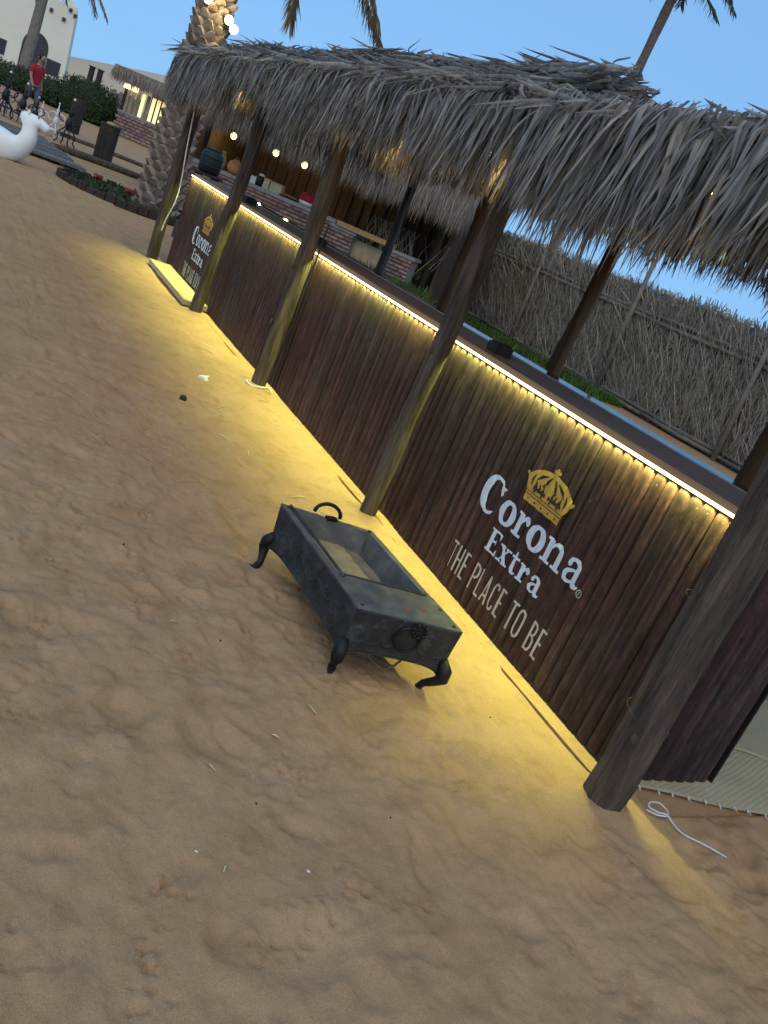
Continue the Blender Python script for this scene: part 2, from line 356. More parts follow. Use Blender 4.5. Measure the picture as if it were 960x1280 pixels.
for k in range(130):      # crumbled heel marks: tight clusters of small sharp pits
    cx, cy = .6+_r.rand()**1.2*6, -2.0+_r.rand()*(2.0)
    for j in range(9):
        l = .006+_r.rand()*.012; DENTS.append((cx+_r.randn()*.035, cy+_r.randn()*.035, _r.rand()*PI, l, l*.6, .006+_r.rand()*.009))
def ground_z(x, y):
    x = np.asarray(x, float); y = np.asarray(y, float)
    z = .030*vnoise(x, y, .55, 1)+.012*vnoise(x+3, y, 1.6, 2)+.010*vnoise(x, y+5, 3.9, 3)+.007*vnoise(x, y, 8.5, 4)+.005*vnoise(x, y, 19, 5)+.003*vnoise(x, y, 37, 6)
    wx, wy = x+.10*vnoise(x, y, 3, 41), y+.10*vnoise(x, y, 3, 42)
    tr = np.clip(.55+vnoise(x, y, .9, 43)*1.6, .15, 1)
    z = z+tr*(.030*np.abs(vnoise(wx, wy, 4.4, 44))+.020*np.abs(vnoise(wx, wy, 9.5, 45))+.013*np.abs(vnoise(wx, wy, 19, 46))+.006*np.abs(vnoise(x, y, 41, 47)))
    # wind/foot drag streaks along the bar
    z = z + .008*vnoise(x*.8+y*.5, y*2.2-x*.3, 2.6, 9)
    # crisp broken crust lines
    cn = vnoise(x, y, 3.2, 11)+.4*vnoise(x, y, 9, 12)
    z = z - .016*np.exp(-(cn/.030)**2)*np.clip(vnoise(x, y, 1.1, 13)*4, 0, 1)*np.clip(.4-y*0-vnoise(x, y, 5, 14)*2, 0, 1)
    cm = vnoise(x+20, y, 5.5, 15)+.5*vnoise(x, y+9, 14, 16)
    z = z - .010*np.exp(-(cm/.03)**2)*np.clip(vnoise(x, y+30, 1.7, 17)*5, 0, 1)
    z = z + .006*np.clip(vnoise(x, y, 60, 18)-.32, 0, 1)*8*np.clip(vnoise(x+9, y, 2.3, 19)*4, 0, 1)
    near = np.clip((-y-2.15)/.30, 0, 1)*np.clip((y+2.9)/.1, 0, 1)*np.clip((x-1.3)/.3, 0, 1)
    z = z*(1-.80*near)+.003*near
    # settle the sand near the fire pit's feet and posts
    for px_ in (1.63, 3.84, 6.03, 8.10, 10.45):
        z = z+.022*np.exp(-(((x-px_)**2+(y+2.41)**2)/.018))
    inbar = (y < -2.6) & (x > 1.55); z = np.where(inbar, np.minimum(z, -.012), z)
    # broken gap where the sand has slumped from the kick board
    gap = np.exp(-((y+2.462+.012*vnoise(x, y, 3, 31))/.010)**2)*np.clip((vnoise(x, x*0, 2.3, 33)-.10)*9, 0, 1)*((x > 1.72) & (x < 8.0))
    z = z - .07*gap
    fade = np.clip(1-(np.hypot(x, y)-60)/80, 0, 1)
    return z*fade + np.clip((np.hypot(x-10, y)-36)/50, 0, 1)*1.0*0
def axis(lo, hi, step, glo, ghi, extra=None):
    a = list(np.arange(lo, hi, step)); s = step; v = lo; pre = []
    while v > glo: s *= 1.09; v -= s; pre.append(v)
    s = step; v = a[-1]; post = []
    while v < ghi: s *= 1.045 if v < 40 else 1.15; v += s; post.append(v)
    out = np.array(pre[::-1]+a+post)
    if extra is not None: out = np.unique(np.concatenate([out, extra]))
    return out
gx = axis(.55, 5.2, .011, -700, 1500); gy = axis(-2.9, -.25, .011, -900, 900, np.arange(-2.50, -2.42, .004))
GX, GY = np.meshgrid(gx, gy, indexing='ij'); GZ = ground_z(GX.ravel(), GY.ravel()).reshape(GX.shape)
for D in DENTS:
    R_ = max(D[3], D[4])*2.2
    i0, i1 = np.searchsorted(gx, (D[0]-R_, D[0]+R_)); j0, j1 = np.searchsorted(gy, (D[1]-R_, D[1]+R_))
    if i1 > i0 and j1 > j0: GZ[i0:i1, j0:j1] += dent(GX[i0:i1, j0:j1], GY[i0:i1, j0:j1], D)
GZ = np.where((GY < -2.6) & (GX > 1.55) & (GX < 10.4), np.minimum(GZ, -.012), GZ).ravel()
nx, ny = len(gx), len(gy); ii = np.arange(nx*ny).reshape(nx, ny)
GF = np.stack([ii[:-1, :-1], ii[1:, :-1], ii[1:, 1:], ii[:-1, 1:]], -1).reshape(-1, 4)
tag(np_mesh('sand_ground', np.stack([GX.ravel(), GY.ravel(), GZ], -1), GF, M['sand'], smooth=True), kind='structure')
def gz(x, y): return float(ground_z(np.array([x]), np.array([y]))[0])
# far dunes
dx = np.linspace(-260, 320, 60); dv = np.linspace(0, 90, 14)
DX, DV = np.meshgrid(dx, dv, indexing='ij')      # DX runs along image right, DV away
prof = 16.5*np.exp(-((DX-60)/46)**2)+6*np.exp(-((DX-8)/32)**2)+7*np.exp(-((DX+110)/80)**2)+2*vnoise(DX, DV, .03, 51)*np.exp(-((DX-30)/90)**2)
hz = prof*np.sin(np.clip(DV/90, 0, 1)*PI)**.8 - .4
RH = Vector((-.547, -.837, 0)); FH = Vector((.837, -.547, 0))
base = FH*240 + Vector((0, 0, 0))
pos = np.stack([base.x+RH.x*(DX-135)+FH.x*DV, base.y+RH.y*(DX-135)+FH.y*DV, hz], -1).reshape(-1, 3)
iid = np.arange(60*14).reshape(60, 14)
tag(np_mesh('dune', pos, np.stack([iid[:-1, :-1], iid[1:, :-1], iid[1:, 1:], iid[:-1, 1:]], -1).reshape(-1, 4), M['dune'], smooth=True), kind='structure')

# ------------------------------------------------------------------ bar counter
BX0, BX1, BY, BH = 1.72, 10.30, -2.545, 1.085
bar = thing('bar_counter', 'long bar counter clad in dark red-brown slats under a warm light strip', 'bar counter', (6.0, -2.8, 0))
MB().box(((BX0+BX1)/2, -2.585, .535), (BX1-BX0-.02, .05, 1.05)).build('backing_board', M['backing'], bar)
MB().box((BX0+.035, -2.84, .535), (.05, .46, 1.05)).build('backing_board', M['backing'], bar)
MB().box((BX1-.035, -2.84, .535), (.05, .46, 1.05)).build('backing_board', M['backing'], bar)
SW, SB = .0655, .0075
def bulge(x):      # relief of the slatted front at X
    t = ((x-BX0) % SW)/SW*2-1
    return SB*math.sqrt(max(0, 1-abs(t)**2.6))
slat_me = []
for k in range(5):
    r = random.Random(k); nz = 7; V = []; F = []; xs = [-.97, -.62, 0, .62, .97]
    for j in range(nz+1):
        z = .012+(1.068-.012)*j/nz
        for t in xs:
            V.append((t*SW/2*(1 if abs(t) > .9 else 1)+(r.random()-.5)*.002*(j not in (0, nz)), SB*math.sqrt(max(0, 1-abs(t)**2.6))+(r.random()-.5)*.0016-(.004 if abs(t) > .9 else 0), z))
    for j in range(nz):
        for i in range(4): F.append((j*5+i+5, j*5+i+6, j*5+i+1, j*5+i))
    me = bpy.data.meshes.new('slat'); me.from_pydata(V, [], F); me.materials.append(M['slat'])
    me.polygons.foreach_set('use_smooth', [True]*len(F)); me.update(); slat_me.append(me)
x = BX0+SW/2; o3 = OFF[bar.name]; k = 0
while x < BX1:
    s = link_mesh('slat', random.choice(slat_me), bar, (x-o3.x, BY-o3.y+random.uniform(-.0012, .0012), random.uniform(-.004, .004)-o3.z), (0, random.uniform(-.0015, .0015), 0))
    x += SW
y = -2.545-SW/2
while y > -3.085:
    link_mesh('slat', random.choice(slat_me), bar, (BX0-.012-o3.x+.012, y-o3.y, -o3.z-.004), (0, 0, PI/2)); y -= SW
MB().box((BX0-.002, -3.087, .535), (.020, .012, 1.05)).build('corner_trim', M['backing'], bar)
MB().box(((BX0+BX1)/2, -2.735, 1.089), (BX1-BX0+.03, .35, .034)).build('countertop', M['counter_matte'], bar)
MB().box(((BX0+BX1)/2, -2.9165, 1.0925), (BX1-BX0+.03, .011, .036)).build('edge_trim', M['steel'], bar)
MB().box(((BX0+BX1)/2, -3.015, 1.086), (BX1-BX0+.03, .184, .030)).build('rear_shelf', mat('polished_stone', (.045, .042, .042), (.08, .075, .075), 7, .07, .02, 12, spec=.5, ior=1.13), bar)
MB().box(((BX0+BX1)/2, -2.5335, 1.0755), (BX1-BX0-.04, .011, .012)).build('light_strip', M['led'], bar)
for k in range(4):      # the LED run's own light
    w = (BX1-BX0)/4; ld = bpy.data.lights.new('led_light', 'AREA'); ld.shape = 'RECTANGLE'; ld.size = w; ld.size_y = .005
    ld.energy = LED_W; ld.color = WARM; ld.spread = math.radians(96)
    lo = bpy.data.objects.new('led_light', ld); COL.objects.link(lo); lo.parent = bar
    lo.location = Vector((BX0+w*(k+.5), -2.5325, 1.066))-o3
    lo.rotation_euler = (math.radians(4), 0, 0)
# kick board under the front, dusted with sand
MB().box((4.9, -2.503, -.0065), (6.3, .085, .022)).build('kick_board', M['sand'], bar)
MB().box((9.15, -2.42, .045), (1.85, .25, .05)).build('kick_board', M['ply'], bar)

# ---- lettering printed on the slats (conforms to their relief)
zlift = [0]
def surf(u, z, lift): return (-u, BY+bulge(-u)+.0018+lift, z)
def strip(mb, pts, wid, lift, closed=False, ac=4, step=.006):
    pts = [np.array(p, float) for p in pts]
    if closed: pts = pts+[pts[0]]
    P, Wd = [], []
    if not hasattr(wid, '__len__'): wid = [wid]*len(pts)
    elif closed: wid = list(wid)+[wid[0]]
    for i in range(len(pts)-1):
        n = max(1, int(np.linalg.norm(pts[i+1]-pts[i])/step))
        for j in range(n): t = j/n; P.append(pts[i]*(1-t)+pts[i+1]*t); Wd.append(wid[i]*(1-t)+wid[i+1]*t)
    P.append(pts[-1]); Wd.append(wid[-1]); m = len(P); V = []; F = []
    for i in range(m):
        a, b = P[max(i-1, 0)], P[min(i+1, m-1)]
        if closed and i in (0, m-1): a, b = P[m-2], P[1]
        t = b-a; t = t/(np.linalg.norm(t)+1e-9); nn = np.array([-t[1], t[0]])
        for k in range(ac+1):
            q = P[i]+nn*Wd[i]*(k/ac-.5); V.append(surf(q[0], q[1], lift))
    for i in range(m-1):
        for k in range(ac):
            F.append((i*(ac+1)+k, i*(ac+1)+k+1, (i+1)*(ac+1)+k+1, (i+1)*(ac+1)+k))
    mb.add(V, F)
def arc(cx, cy, rx, ry, a0, a1, n=26): return [(cx+rx*math.cos(math.radians(a0+(a1-a0)*i/n)), cy+ry*math.sin(math.radians(a0+(a1-a0)*i/n))) for i in range(n+1)]
def glyph_serif(ch):
    """strokes in x-height units: list of (points, widths, closed)"""
    G = []
    def st(p, w, c=False): G.append((p, w, c))
    if ch == 'o':
        p = arc(.50, .5, .345, .46, 0, 360, 40)[:-1]; w = [.12+.20*abs(math.cos(2*PI*i/40))**1.3 for i in range(40)]; st(p, w, True); return G, 1.0
    if ch == 'C':
        p = arc(.72, .72, .54, .79, 42, 312, 40); w = []
        for i in range(41):
            a = math.radians(42+270*i/40); w.append(.12+.26*max(0, -math.cos(a))**1.2)
        w[-3:] = [.11, .08, .04]; st(p, w)
        st([(1.02, 1.33), (1.12, 1.20), (1.20, 1.00), (1.19, .90)], [.12, .20, .13, .03]); st([(1.13, 1.22), (1.28, 1.26), (1.34, 1.30)], [.16, .10, .03]); return G, 1.36
    if ch == 'r':
        st([(.26, .04), (.26, .98)], .25); st([(0, .05), (.56, .05)], .10); st([(.02, .95), (.30, .95)], .10)
        st([(.36, .62), (.44, .80), (.56, .90), (.68, .90)], [.10, .13, .16, .20]); st(arc(.68, .80, .07, .09, 0, 360, 14)[:-1], .13, True); return G, .84
    if ch == 'n':
        st([(.26, .04), (.26, .98)], .25); st([(0, .05), (.54, .05)], .10); st([(.02, .95), (.30, .95)], .10)
        st([(.36, .66), (.46, .84), (.60, .93), (.76, .89), (.86, .76), (.88, .60), (.88, .04)], [.09, .11, .14, .20, .24, .25, .25]); st([(.64, .05), (1.14, .05)], .10); return G, 1.16
    if ch == 'a':
        st([(.20, .70), (.24, .86), (.42, .95), (.58, .90), (.68, .76), (.68, .16), (.76, .05), (.90, .04), (.98, .12)], [.17, .15, .11, .18, .23, .24, .20, .12, .05])
        st(arc(.22, .72, .055, .07, 0, 360, 12)[:-1], .11, True)
        st([(.66, .58), (.46, .53), (.26, .42), (.17, .27), (.22, .10), (.38, .04), (.54, .09), (.68, .22)], [.08, .10, .15, .22, .18, .11, .10, .07]); return G, .98
    if ch == 'E':
        st([(.28, .05), (.28, 1.35)], .27); st([(0, .05), (.94, .05)], .10); st([(0, 1.35), (.92, 1.35)], .10); st([(.30, .72), (.62, .72)], .10)
        st([(.90, .02), (.93, .40)], [.18, .04]); st([(.88, 1.38), (.90, 1.04)], [.18, .04]); st([(.64, .90), (.64, .54)], [.07, .07]); return G, 1.0
    if ch == 'x':
        st([(.20, .97), (.72, .04)], .24); st([(.72, .97), (.20, .04)], .10); st([(0, .95), (.42, .95)], .10); st([(.52, .95), (.92, .95)], .10); st([(0, .05), (.40, .05)], .10); st([(.50, .05), (.94, .05)], .10); return G, .98
    if ch == 't':
        st([(.27, 1.30), (.27, .24), (.34, .08), (.48, .04), (.62, .14)], [.10, .25, .21, .12, .05]); st([(0, .94), (.60, .94)], .12); return G, .66
def sans(ch):
    h = 1.0; G = []; st = lambda p, c=False: G.append((p, None, c))
    if ch == 'T': st([(0, .96), (.38, .96)]); st([(.19, 0), (.19, .93)]); return G, .42
    if ch == 'H': st([(.04, 0), (.04, 1)]); st([(.36, 0), (.36, 1)]); st([(.07, .5), (.33, .5)]); return G, .46
    if ch == 'E': st([(.04, 0), (.04, 1)]); st([(.07, .04), (.32, .04)]); st([(.07, .96), (.32, .96)]); st([(.07, .52), (.28, .52)]); return G, .38
    if ch == 'P': st([(.04, 0), (.04, 1)]); st([(.07, .96), (.22, .95), (.32, .88), (.34, .74), (.32, .58), (.22, .49), (.07, .48)]); return G, .40
    if ch == 'L': st([(.04, 0), (.04, 1)]); st([(.07, .04), (.30, .04)]); return G, .33
    if ch == 'A': st([(.02, 0), (.20, 1)]); st([(.38, 0), (.20, 1)]); st([(.09, .27), (.31, .27)]); return G, .43
    if ch == 'C': st([(.34, .80), (.32, .92), (.20, .97), (.08, .90), (.04, .75), (.04, .25), (.08, .10), (.20, .03), (.32, .09), (.34, .22)]); return G, .40
    if ch == 'O': st([(.20, .97), (.08, .90), (.04, .75), (.04, .25), (.08, .10), (.20, .03), (.32, .10), (.36, .25), (.36, .75), (.32, .90)], True); return G, .44
    if ch == 'B': st([(.04, 0), (.04, 1)]); st([(.07, .96), (.24, .94), (.31, .85), (.31, .68), (.24, .55), (.07, .53)]); st([(.24, .53), (.34, .43), (.35, .22), (.28, .07), (.07, .04)]); return G, .42
def word(parent, text, u0, u1, zb, xh, fn, material, width=None, gap=.0, space=.2):
    gs = []; tot = 0
    for ch in text:
        if ch == ' ': gs.append((None, space)); tot += space+gap; continue
        g, w = fn(ch); gs.append((g, w)); tot += w+gap
    sx = (u1-u0)/(tot-gap); out = []; u = u0
    for g, w in gs:
        if g:
            mb = MB(); li = 0
            for p, wd, c in g:
                P = [(u+q[0]*sx, zb+q[1]*xh) for q in p]
                if wd is None: ww = width
                elif hasattr(wd, '__len__'): ww = [a*(sx+xh)*.56 for a in wd]
                else: ww = wd*(sx+xh)*.56
                strip(mb, P, ww, .00012*(li % 9), c); li += 1
            out.append(mb.build('letter', material, parent))
        u += (w+gap)*sx
    return out
def lettering(parent):
    out = []
    out += word(parent, 'Corona', -3.150, -2.322, .472, .112, glyph_serif, M['white_print'], gap=.05)
    out += word(parent, 'Extra', -2.958, -2.500, .320, .080, glyph_serif, M['white_print'], gap=.08)
    out += word(parent, 'THE PLACE TO BE', -3.178, -2.338, .102, .140, sans, M['grey_print'], width=.0115, gap=.10, space=.22)
    rg = MB(); strip(rg, [(-2.300+.016*math.cos(a*PI/10), .470+.016*math.sin(a*PI/10)) for a in range(20)], .004, 0, True, 1)
    strip(rg, [(-2.304, .462), (-2.304, .478), (-2.298, .478), (-2.296, .474), (-2.303, .470), (-2.296, .462)], .003, .0001, False, 1)
    out.append(rg.build('registered_mark', M['grey_print'], parent))
    c = MB(); cu = -2.7245
    # base bands
    strip(c, [(cu-.136, .652), (cu+.136, .652)], .030, 0)
    strip(c, [(cu-.139, .676), (cu+.139, .676)], .010, .0001)
    # domed body in vertical slices between two bands
    n = 60
    for i in range(n):
        t0, t1 = -1+2*i/n, -1+2*(i+1)/n
        def top(t):
            a = abs(t); return .700+.105*math.sqrt(max(0, 1-(a/1.02)**2.6))+.010*(1-a)
        def edge(t): return .1385*(t)
        V = []; F = []; m = 12
        for j in range(m+1):
            f = j/m
            for t in (t0, t1):
                z0 = .684; zt = top(t); z = z0+(zt-z0)*f
                flare = 1+.27*min(1, (z-.684)/.07)
                V.append(surf(cu+.139*t*flare, z, .0002))
        for j in range(m): F.append((j*2, j*2+1, j*2+3, j*2+2))
        c.add(V, F)
    strip(c, [(cu, .800), (cu, .845)], .016, .0003); strip(c, [(cu-.020, .829), (cu+.020, .829)], .013, .0004)
    strip(c, arc(cu, .803, .012, .012, 0, 360, 12)[:-1], .012, .0005, True, 2)
    strip(c, [(cu-.139*1.27-.006, .757), (cu-.139*1.15, .742), (cu-.139*1.08, .72)], [.010, .022, .004], .0005)
    strip(c, [(cu+.139*1.27+.006, .757), (cu+.139*1.15, .742), (cu+.139*1.08, .72)], [.010, .022, .004], .0005)
    cr = c.build('crown_emblem', M['gold_print'], parent); out.append(cr)
    d = MB(); L = .0008
    for i in range(5): strip(d, arc(cu-.108+.054*i, .652, .0028, .0028, 0, 360, 8)[:-1], .006, L, True, 1)
    strip(d, [(cu-.14, .6695), (cu+.14, .6695)], .004, L)
    strip(d, [(cu-.14, .6835), (cu+.14, .6835)], .003, L)
    for sgn in (-1, 1):      # leaf motifs and the openings between the arches
        for (a, s) in ((.085, 1.0), (.030, .85)):
            b = cu+sgn*a
            strip(d, [(b, .688), (b+sgn*.004, .715), (b+sgn*.010, .742*1)], [.012, .026*s, .006], L)
            strip(d, [(b, .700), (b-.018*s, .712), (b-.020*s, .698)], [.008, .016, .006], L+.0001)
            strip(d, [(b, .700), (b+.018*s, .712), (b+.022*s, .698)], [.008, .016, .006], L+.0002)
        strip(d, [(cu+sgn*.012, .795), (cu+sgn*.030, .765), (cu+sgn*.050, .735)], [.006, .022, .008], L)
        strip(d, [(cu+sgn*.040, .790), (cu+sgn*.075, .772), (cu+sgn*.105, .745)], [.005, .017, .006], L+.0001)
        strip(d, [(cu+sgn*.120, .765), (cu+sgn*.128, .740), (cu+sgn*.124, .712)], [.005, .014, .006], L)
        strip(d, [(cu+sgn*.056, .700), (cu+sgn*.060, .722), (cu+sgn*.066, .738)], [.014, .012, .006], L+.0001)
    out.append(d.build('crown_detail', M['dark_print'], parent))
    return out
NS = round(6.34/SW)*SW
for o in lettering(bar):
    c = o.copy(); COL.objects.link(c); c.location.x += NS

# dark blocks on the counter
for bx, wdt, lb in ((3.72, .09, 'dark wooden block on the counter behind the fourth post from the far end'), (6.56, .13, 'dark wooden block on the counter behind the middle post'), (8.55, .16, 'dark wooden block on the counter behind the second post from the far end')):
    t = thing('counter_block', lb, 'block', (bx, -2.70, 1.106), 'dark blocks along the bar counter')
    MB().box((bx, -2.70, 1.132), (wdt, .11, .052)).build('block', M['darkwood'], t)
    MB().box((bx, -2.70, 1.163), (wdt-.02, .09, .008)).build('lid', M['dark'], t)

# ------------------------------------------------------------------ thatched canopy
can = thing('palm_canopy', 'palm thatched shade canopy on rough wooden posts above the bar', 'canopy', (6.0, -3.6, 0))
PY = -2.40
def post(x, y, r, z0, z1, seed, material, lean=(0, 0), n=22, seg=46, tap=(1.06, .90), bow=.016):
    rr = random.Random(seed); pts = []; rad = []
    ph = rr.random()*6
    for i in range(seg+1):
        t = i/seg; z = z0+(z1-z0)*t
        pts.append((x+lean[0]*t+bow*math.sin(ph+t*5.1)-bow*math.sin(ph)+.006*math.sin(t*17+ph), y+lean[1]*t+.014*math.cos(ph*2+t*4.3), z))
        rad.append(r*(tap[0]+(tap[1]-tap[0])*t)*(1+.05*math.sin(ph*3+t*13)+.04*(rr.random()-.5)))
    mb = MB().tube(pts, rad, n)
    # uneven bark and worn facets
    V = [list(v) for v in mb.v]
    arr = np.array(V); axx = x+lean[0]*(arr[:, 2]-z0)/(z1-z0); axy = y+lean[1]*(arr[:, 2]-z0)/(z1-z0)
    an = np.arctan2(arr[:, 1]-axy, arr[:, 0]-axx)
    dd = .24*vnoise(an*1.6+9, arr[:, 2]*1.0, 2.0, seed)+.16*vnoise(an*5+9, arr[:, 2]*.7, 1.6, seed+1)+.05*vnoise(an*9, arr[:, 2]*9, 1.3, seed+2)
    crk = -.16*np.exp(-((np.mod(an-ph-.25*vnoise(arr[:, 2], arr[:, 2]*0, 2.2, seed+3), 2*PI)-PI)/.10)**2)
    for v, d_, a_n in zip(V, dd+crk, an): v[0] += math.cos(a_n)*d_*r; v[1] += math.sin(a_n)*d_*r
    mb.v = [tuple(v) for v in V]
    return mb, pts, rad
for i, (px, r) in enumerate(((1.63, .074), (3.84, .046), (6.03, .056), (8.10, .054), (10.45, .058))):
    mb, pts, rad = post(px, PY-.01, r, -.06, 2.18, 40+i, M['post'], ((.09, .0), (.02, -.05), (.02, -.03), (.05, -.03), (.10, 0))[i], tap=((1.04, .95), (1.0, 1.22), (1.0, 1.15), (1.0, 1.15), (1.0, 1.3))[i], bow=(.020, .014, .030, .026, .02)[i])
    p = mb.build('post', M['post'], can, True)
    rr = random.Random(i)
    for (zk, an) in [((.30, 2.0), (.86, 1.0), (.62, -2.2)), ((.50, 1.2), (1.0, 2.4)), ((.72, .3), (.5, .9), (.95, 2.0)), ((.7, .5),), ((.8, .9),)][i]:
        kx, ky = px+math.cos(an)*r*.9, PY+math.sin(an)*r*.9
        MB().sphere((px+math.cos(an)*r*.80, PY+math.sin(an)*r*.80, zk), r*.30, 10, 6, (1, 1, 1.5)).build('knot', M['post'], p, True)
    if i in (0,):
        for zz in (.36, .80):
            ring = [(pts[0][0]+.03*zz+math.cos(a*PI/9)*r*1.16, PY-.005+math.sin(a*PI/9)*r*1.18, zz+.02*math.sin(a*PI/9+1)) for a in range(19)]
            MB().tube(ring, .0011, 5).build('tie_wire', M['wire'], p, True)
for i, px in enumerate((1.60, 3.70, 5.97, 8.2, 9.95)):
    mb, pts, rad = post(px, -5.0, .068 if i != 4 else .055, -.05, 2.2, 60+i, M['pole_orange'])
    mb.build('post', M['pole_orange'] if i != 4 else M['post'], can, True)
for yy, zz, r in ((-2.40, 2.19, .055), (-5.0, 2.22, .05), (-3.7, 2.28, .045)):
    rr = random.Random(int(yy*10)); MB().tube([(x, yy+.02*math.sin(x*1.7), zz+.015*math.sin(x*1.3+yy)) for x in np.linspace(1.0, 10.6, 24)], r, 8).build('beam', M['post'], can, True)
for k in range(12):
    x = 1.25+k*.82; MB().tube([(x, -2.25, 2.27), (x+.03, -3.7, 2.33), (x, -5.15, 2.28)], .03, 7).build('rafter', M['post'], can, True)
MB().box((10.72, -2.30, 2.22), (.30, .22, .20), Matrix.Rotation(.3, 3, 'Y')).build('beam_end_or_hole', M['darkwood'], can)
# roof mat: an uneven sheet with thickness
mx, my = np.linspace(1.15, 10.52, 70), np.linspace(-5.1, -2.2, 18)
MX, MY = np.meshgrid(mx, my, indexing='ij')
topz = 2.29+.05*np.clip((-2.2-MY)/.5, 0, 1)+.035*vnoise(MX, MY, 2.2, 71)+.03*vnoise(MX, MY, 6, 72)-.03*((MY+3.7)/1.5)**2
botz = 2.25+.05*np.clip((-2.2-MY)/.5, 0, 1)+.015*vnoise(MX, MY, 6, 73)-.03*((MY+3.7)/1.5)**2
V = np.concatenate([np.stack([MX, MY, topz], -1).reshape(-1, 3), np.stack([MX, MY, botz], -1).reshape(-1, 3)])
a_ = np.arange(70*18).reshape(70, 18); q = lambda a: np.stack([a[:-1, :-1], a[1:, :-1], a[1:, 1:], a[:-1, 1:]], -1).reshape(-1, 4)
nn = 70*18
edge = []
for i in range(69):
    for j in (0, 17): edge.append((a_[i, j], a_[i+1, j], a_[i+1, j]+nn, a_[i, j]+nn))
for j in range(17):
    for i in (0, 69): edge.append((a_[i, j], a_[i, j+1], a_[i, j+1]+nn, a_[i, j]+nn))
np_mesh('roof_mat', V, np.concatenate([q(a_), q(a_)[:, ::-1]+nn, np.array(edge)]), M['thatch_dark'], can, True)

def blade_variant(L, w, out, droop, seed, seg=6, twist=0.0):
    """a folded palm leaflet, hanging in -Z from the origin, pushed to +Y at its start"""
    r = random.Random(seed); V = []; F = []
    y = 0.; z = 0.; x = 0.
    sway = (r.random()-.5)*.10
    for i in range(seg+1):
        t = i/seg; ang = math.radians(90-out)*(min(1, t*droop)) + math.radians(out)   # from out-tilt to straight down
        ww = w*(.55+.45*min(1, t*5))*(1-max(0, (t-.35)/.65)**1.6*.93)
        tw = twist*t+ (r.random()-.5)*.3
        for k, (a, fold) in enumerate(((-1, 0), (0, .35), (1, 0))):
            V.append((x+a*ww/2*math.cos(tw), y+fold*ww+a*ww/2*math.sin(tw), z))
        st = L/seg; y += st*math.cos(ang)*.75; z -= st*math.sin(ang); x += sway*st*(1+t)
    for i in range(seg):
        for k in range(2): F.append((i*3+k, i*3+k+1, i*3+k+4, i*3+k+3))
    return np.array(V), np.array(F)
BV = [blade_variant(1.0, .0145+.005*(k % 3), 66+6*(k % 4), 2.6+.5*(k % 3), k, 7, (random.random()-.5)*1.6) for k in range(10)]
blade_me = []
for V, F in BV:
    me = bpy.data.meshes.new('palm_leaflet'); me.from_pydata([tuple(v) for v in V], [], [tuple(int(i) for i in f) for f in F]); me.materials.append(M['thatch'])
    me.polygons.foreach_set('use_smooth', [True]*len(F)); me.update(); blade_me.append(me)
def bottom(x):
    return float(np.interp(x, [-1, 1.6, 1.95, 2.2, 2.75, 3.2, 3.55, 3.9, 4.4, 5, 6, 6.8, 7.6, 8.3, 9.2, 9.6, 10, 11.3], [1.70, 1.70, 1.78, 1.77, 1.66, 1.72, 1.76, 1.75, 1.80, 1.80, 1.77, 1.74, 1.73, 1.74, 1.72, 1.68, 1.63, 1.60]))
HOLES = ((6.95, 8.45, 1.96), (4.40, 4.80, 1.84), (3.33, 3.64, 1.99), (2.02, 2.17, 1.93))
rb = random.Random(3)
T = []
def add_blade(x, y, z, L, rx, ry, rz, wsc=1.0):
    T.append((rb.randrange(len(BV)), x, y, z, L, rx, ry, rz, wsc, rb.random()))
X0, X1 = 1.15, 10.55
# three overlapping courses of leaflets hanging over the front beam
for course, (yc, zc, dens, lf) in enumerate(((-2.20, 2.20, 620, 1.0), (-2.17, 2.23, 680, .92), (-2.14, 2.25, 520, .76))):
    for k in range(int(dens*(X1-X0)/2.2)):
        x = X0+(X1-X0)*rb.random(); bz = bottom(x)
        for (h0, h1, hz_) in HOLES:
            if h0 < x < h1 and rb.random() < .975: bz = max(bz, hz_+rb.uniform(-.05, .04))
        clump = .030*math.sin(x*9+course*2)+.025*math.sin(x*23+1)
        L = (zc-bz)*(lf+rb.uniform(-.26, .04))*1.0+clump
        ry = rb.gauss(0, .075)+.07*math.sin(x*5.3+course)+.05*math.sin(x*13)
        if abs(x-3.28) < .08 and rb.random() < .85: continue
        near = x < 3.26
        add_blade(x, yc+rb.uniform(-.05, .03)+(.06 if near else 0), zc+rb.uniform(-.05, .03)-(.035 if near else 0), max(.18, L), rb.gauss(.05, .10), ry, rb.gauss(0, .5), rb.uniform(.5, 1.1))
# inner course behind the lamps
for (x0, x1, zb_, n_) in ((8.1, 10.3, 1.86, 620), (5.2, 5.95, 1.75, 240), (3.9, 4.55, 1.80, 220), (2.35, 2.75, 1.84, 150)):
    for k in range(n_): add_blade(rb.uniform(x0, x1), -2.62+rb.uniform(-.05, .05), 2.26, max(.15, 2.26-zb_+rb.uniform(-.14, .05)), rb.gauss(-.03, .08), rb.gauss(0, .13), rb.gauss(0, .6), rb.uniform(.5, 1.0))
# laid leaves along the top edge, mostly along the roof
for k in range(4200):
    x = X0+(X1-X0)*rb.random(); y = -2.10-abs(rb.gauss(0, .30)); z = 2.255+rb.uniform(-.03, .035)+.10*min(1, max(0, (-2.1-y)/.5))-(.06 if x < 3.3 else 0)
    side = rb.choice((-1, 1)); add_blade(x, y, z, rb.uniform(.15, .42)*(.55 if x < 2.4 else 1), rb.gauss(-.1, .22), side*(PI/2+rb.gauss(-.27, .07)), rb.gauss(0, .45), rb.uniform(.5, 1.1))
# stray ends standing proud
for k in range(34):
    x = 2.6+(X1-2.6)*rb.random(); add_blade(x, -2.15-rb.random()*.4, 2.28, rb.uniform(.06, .13), rb.gauss(0, .5), PI+rb.gauss(0, .7), rb.random()*6, rb.uniform(.3, .6))
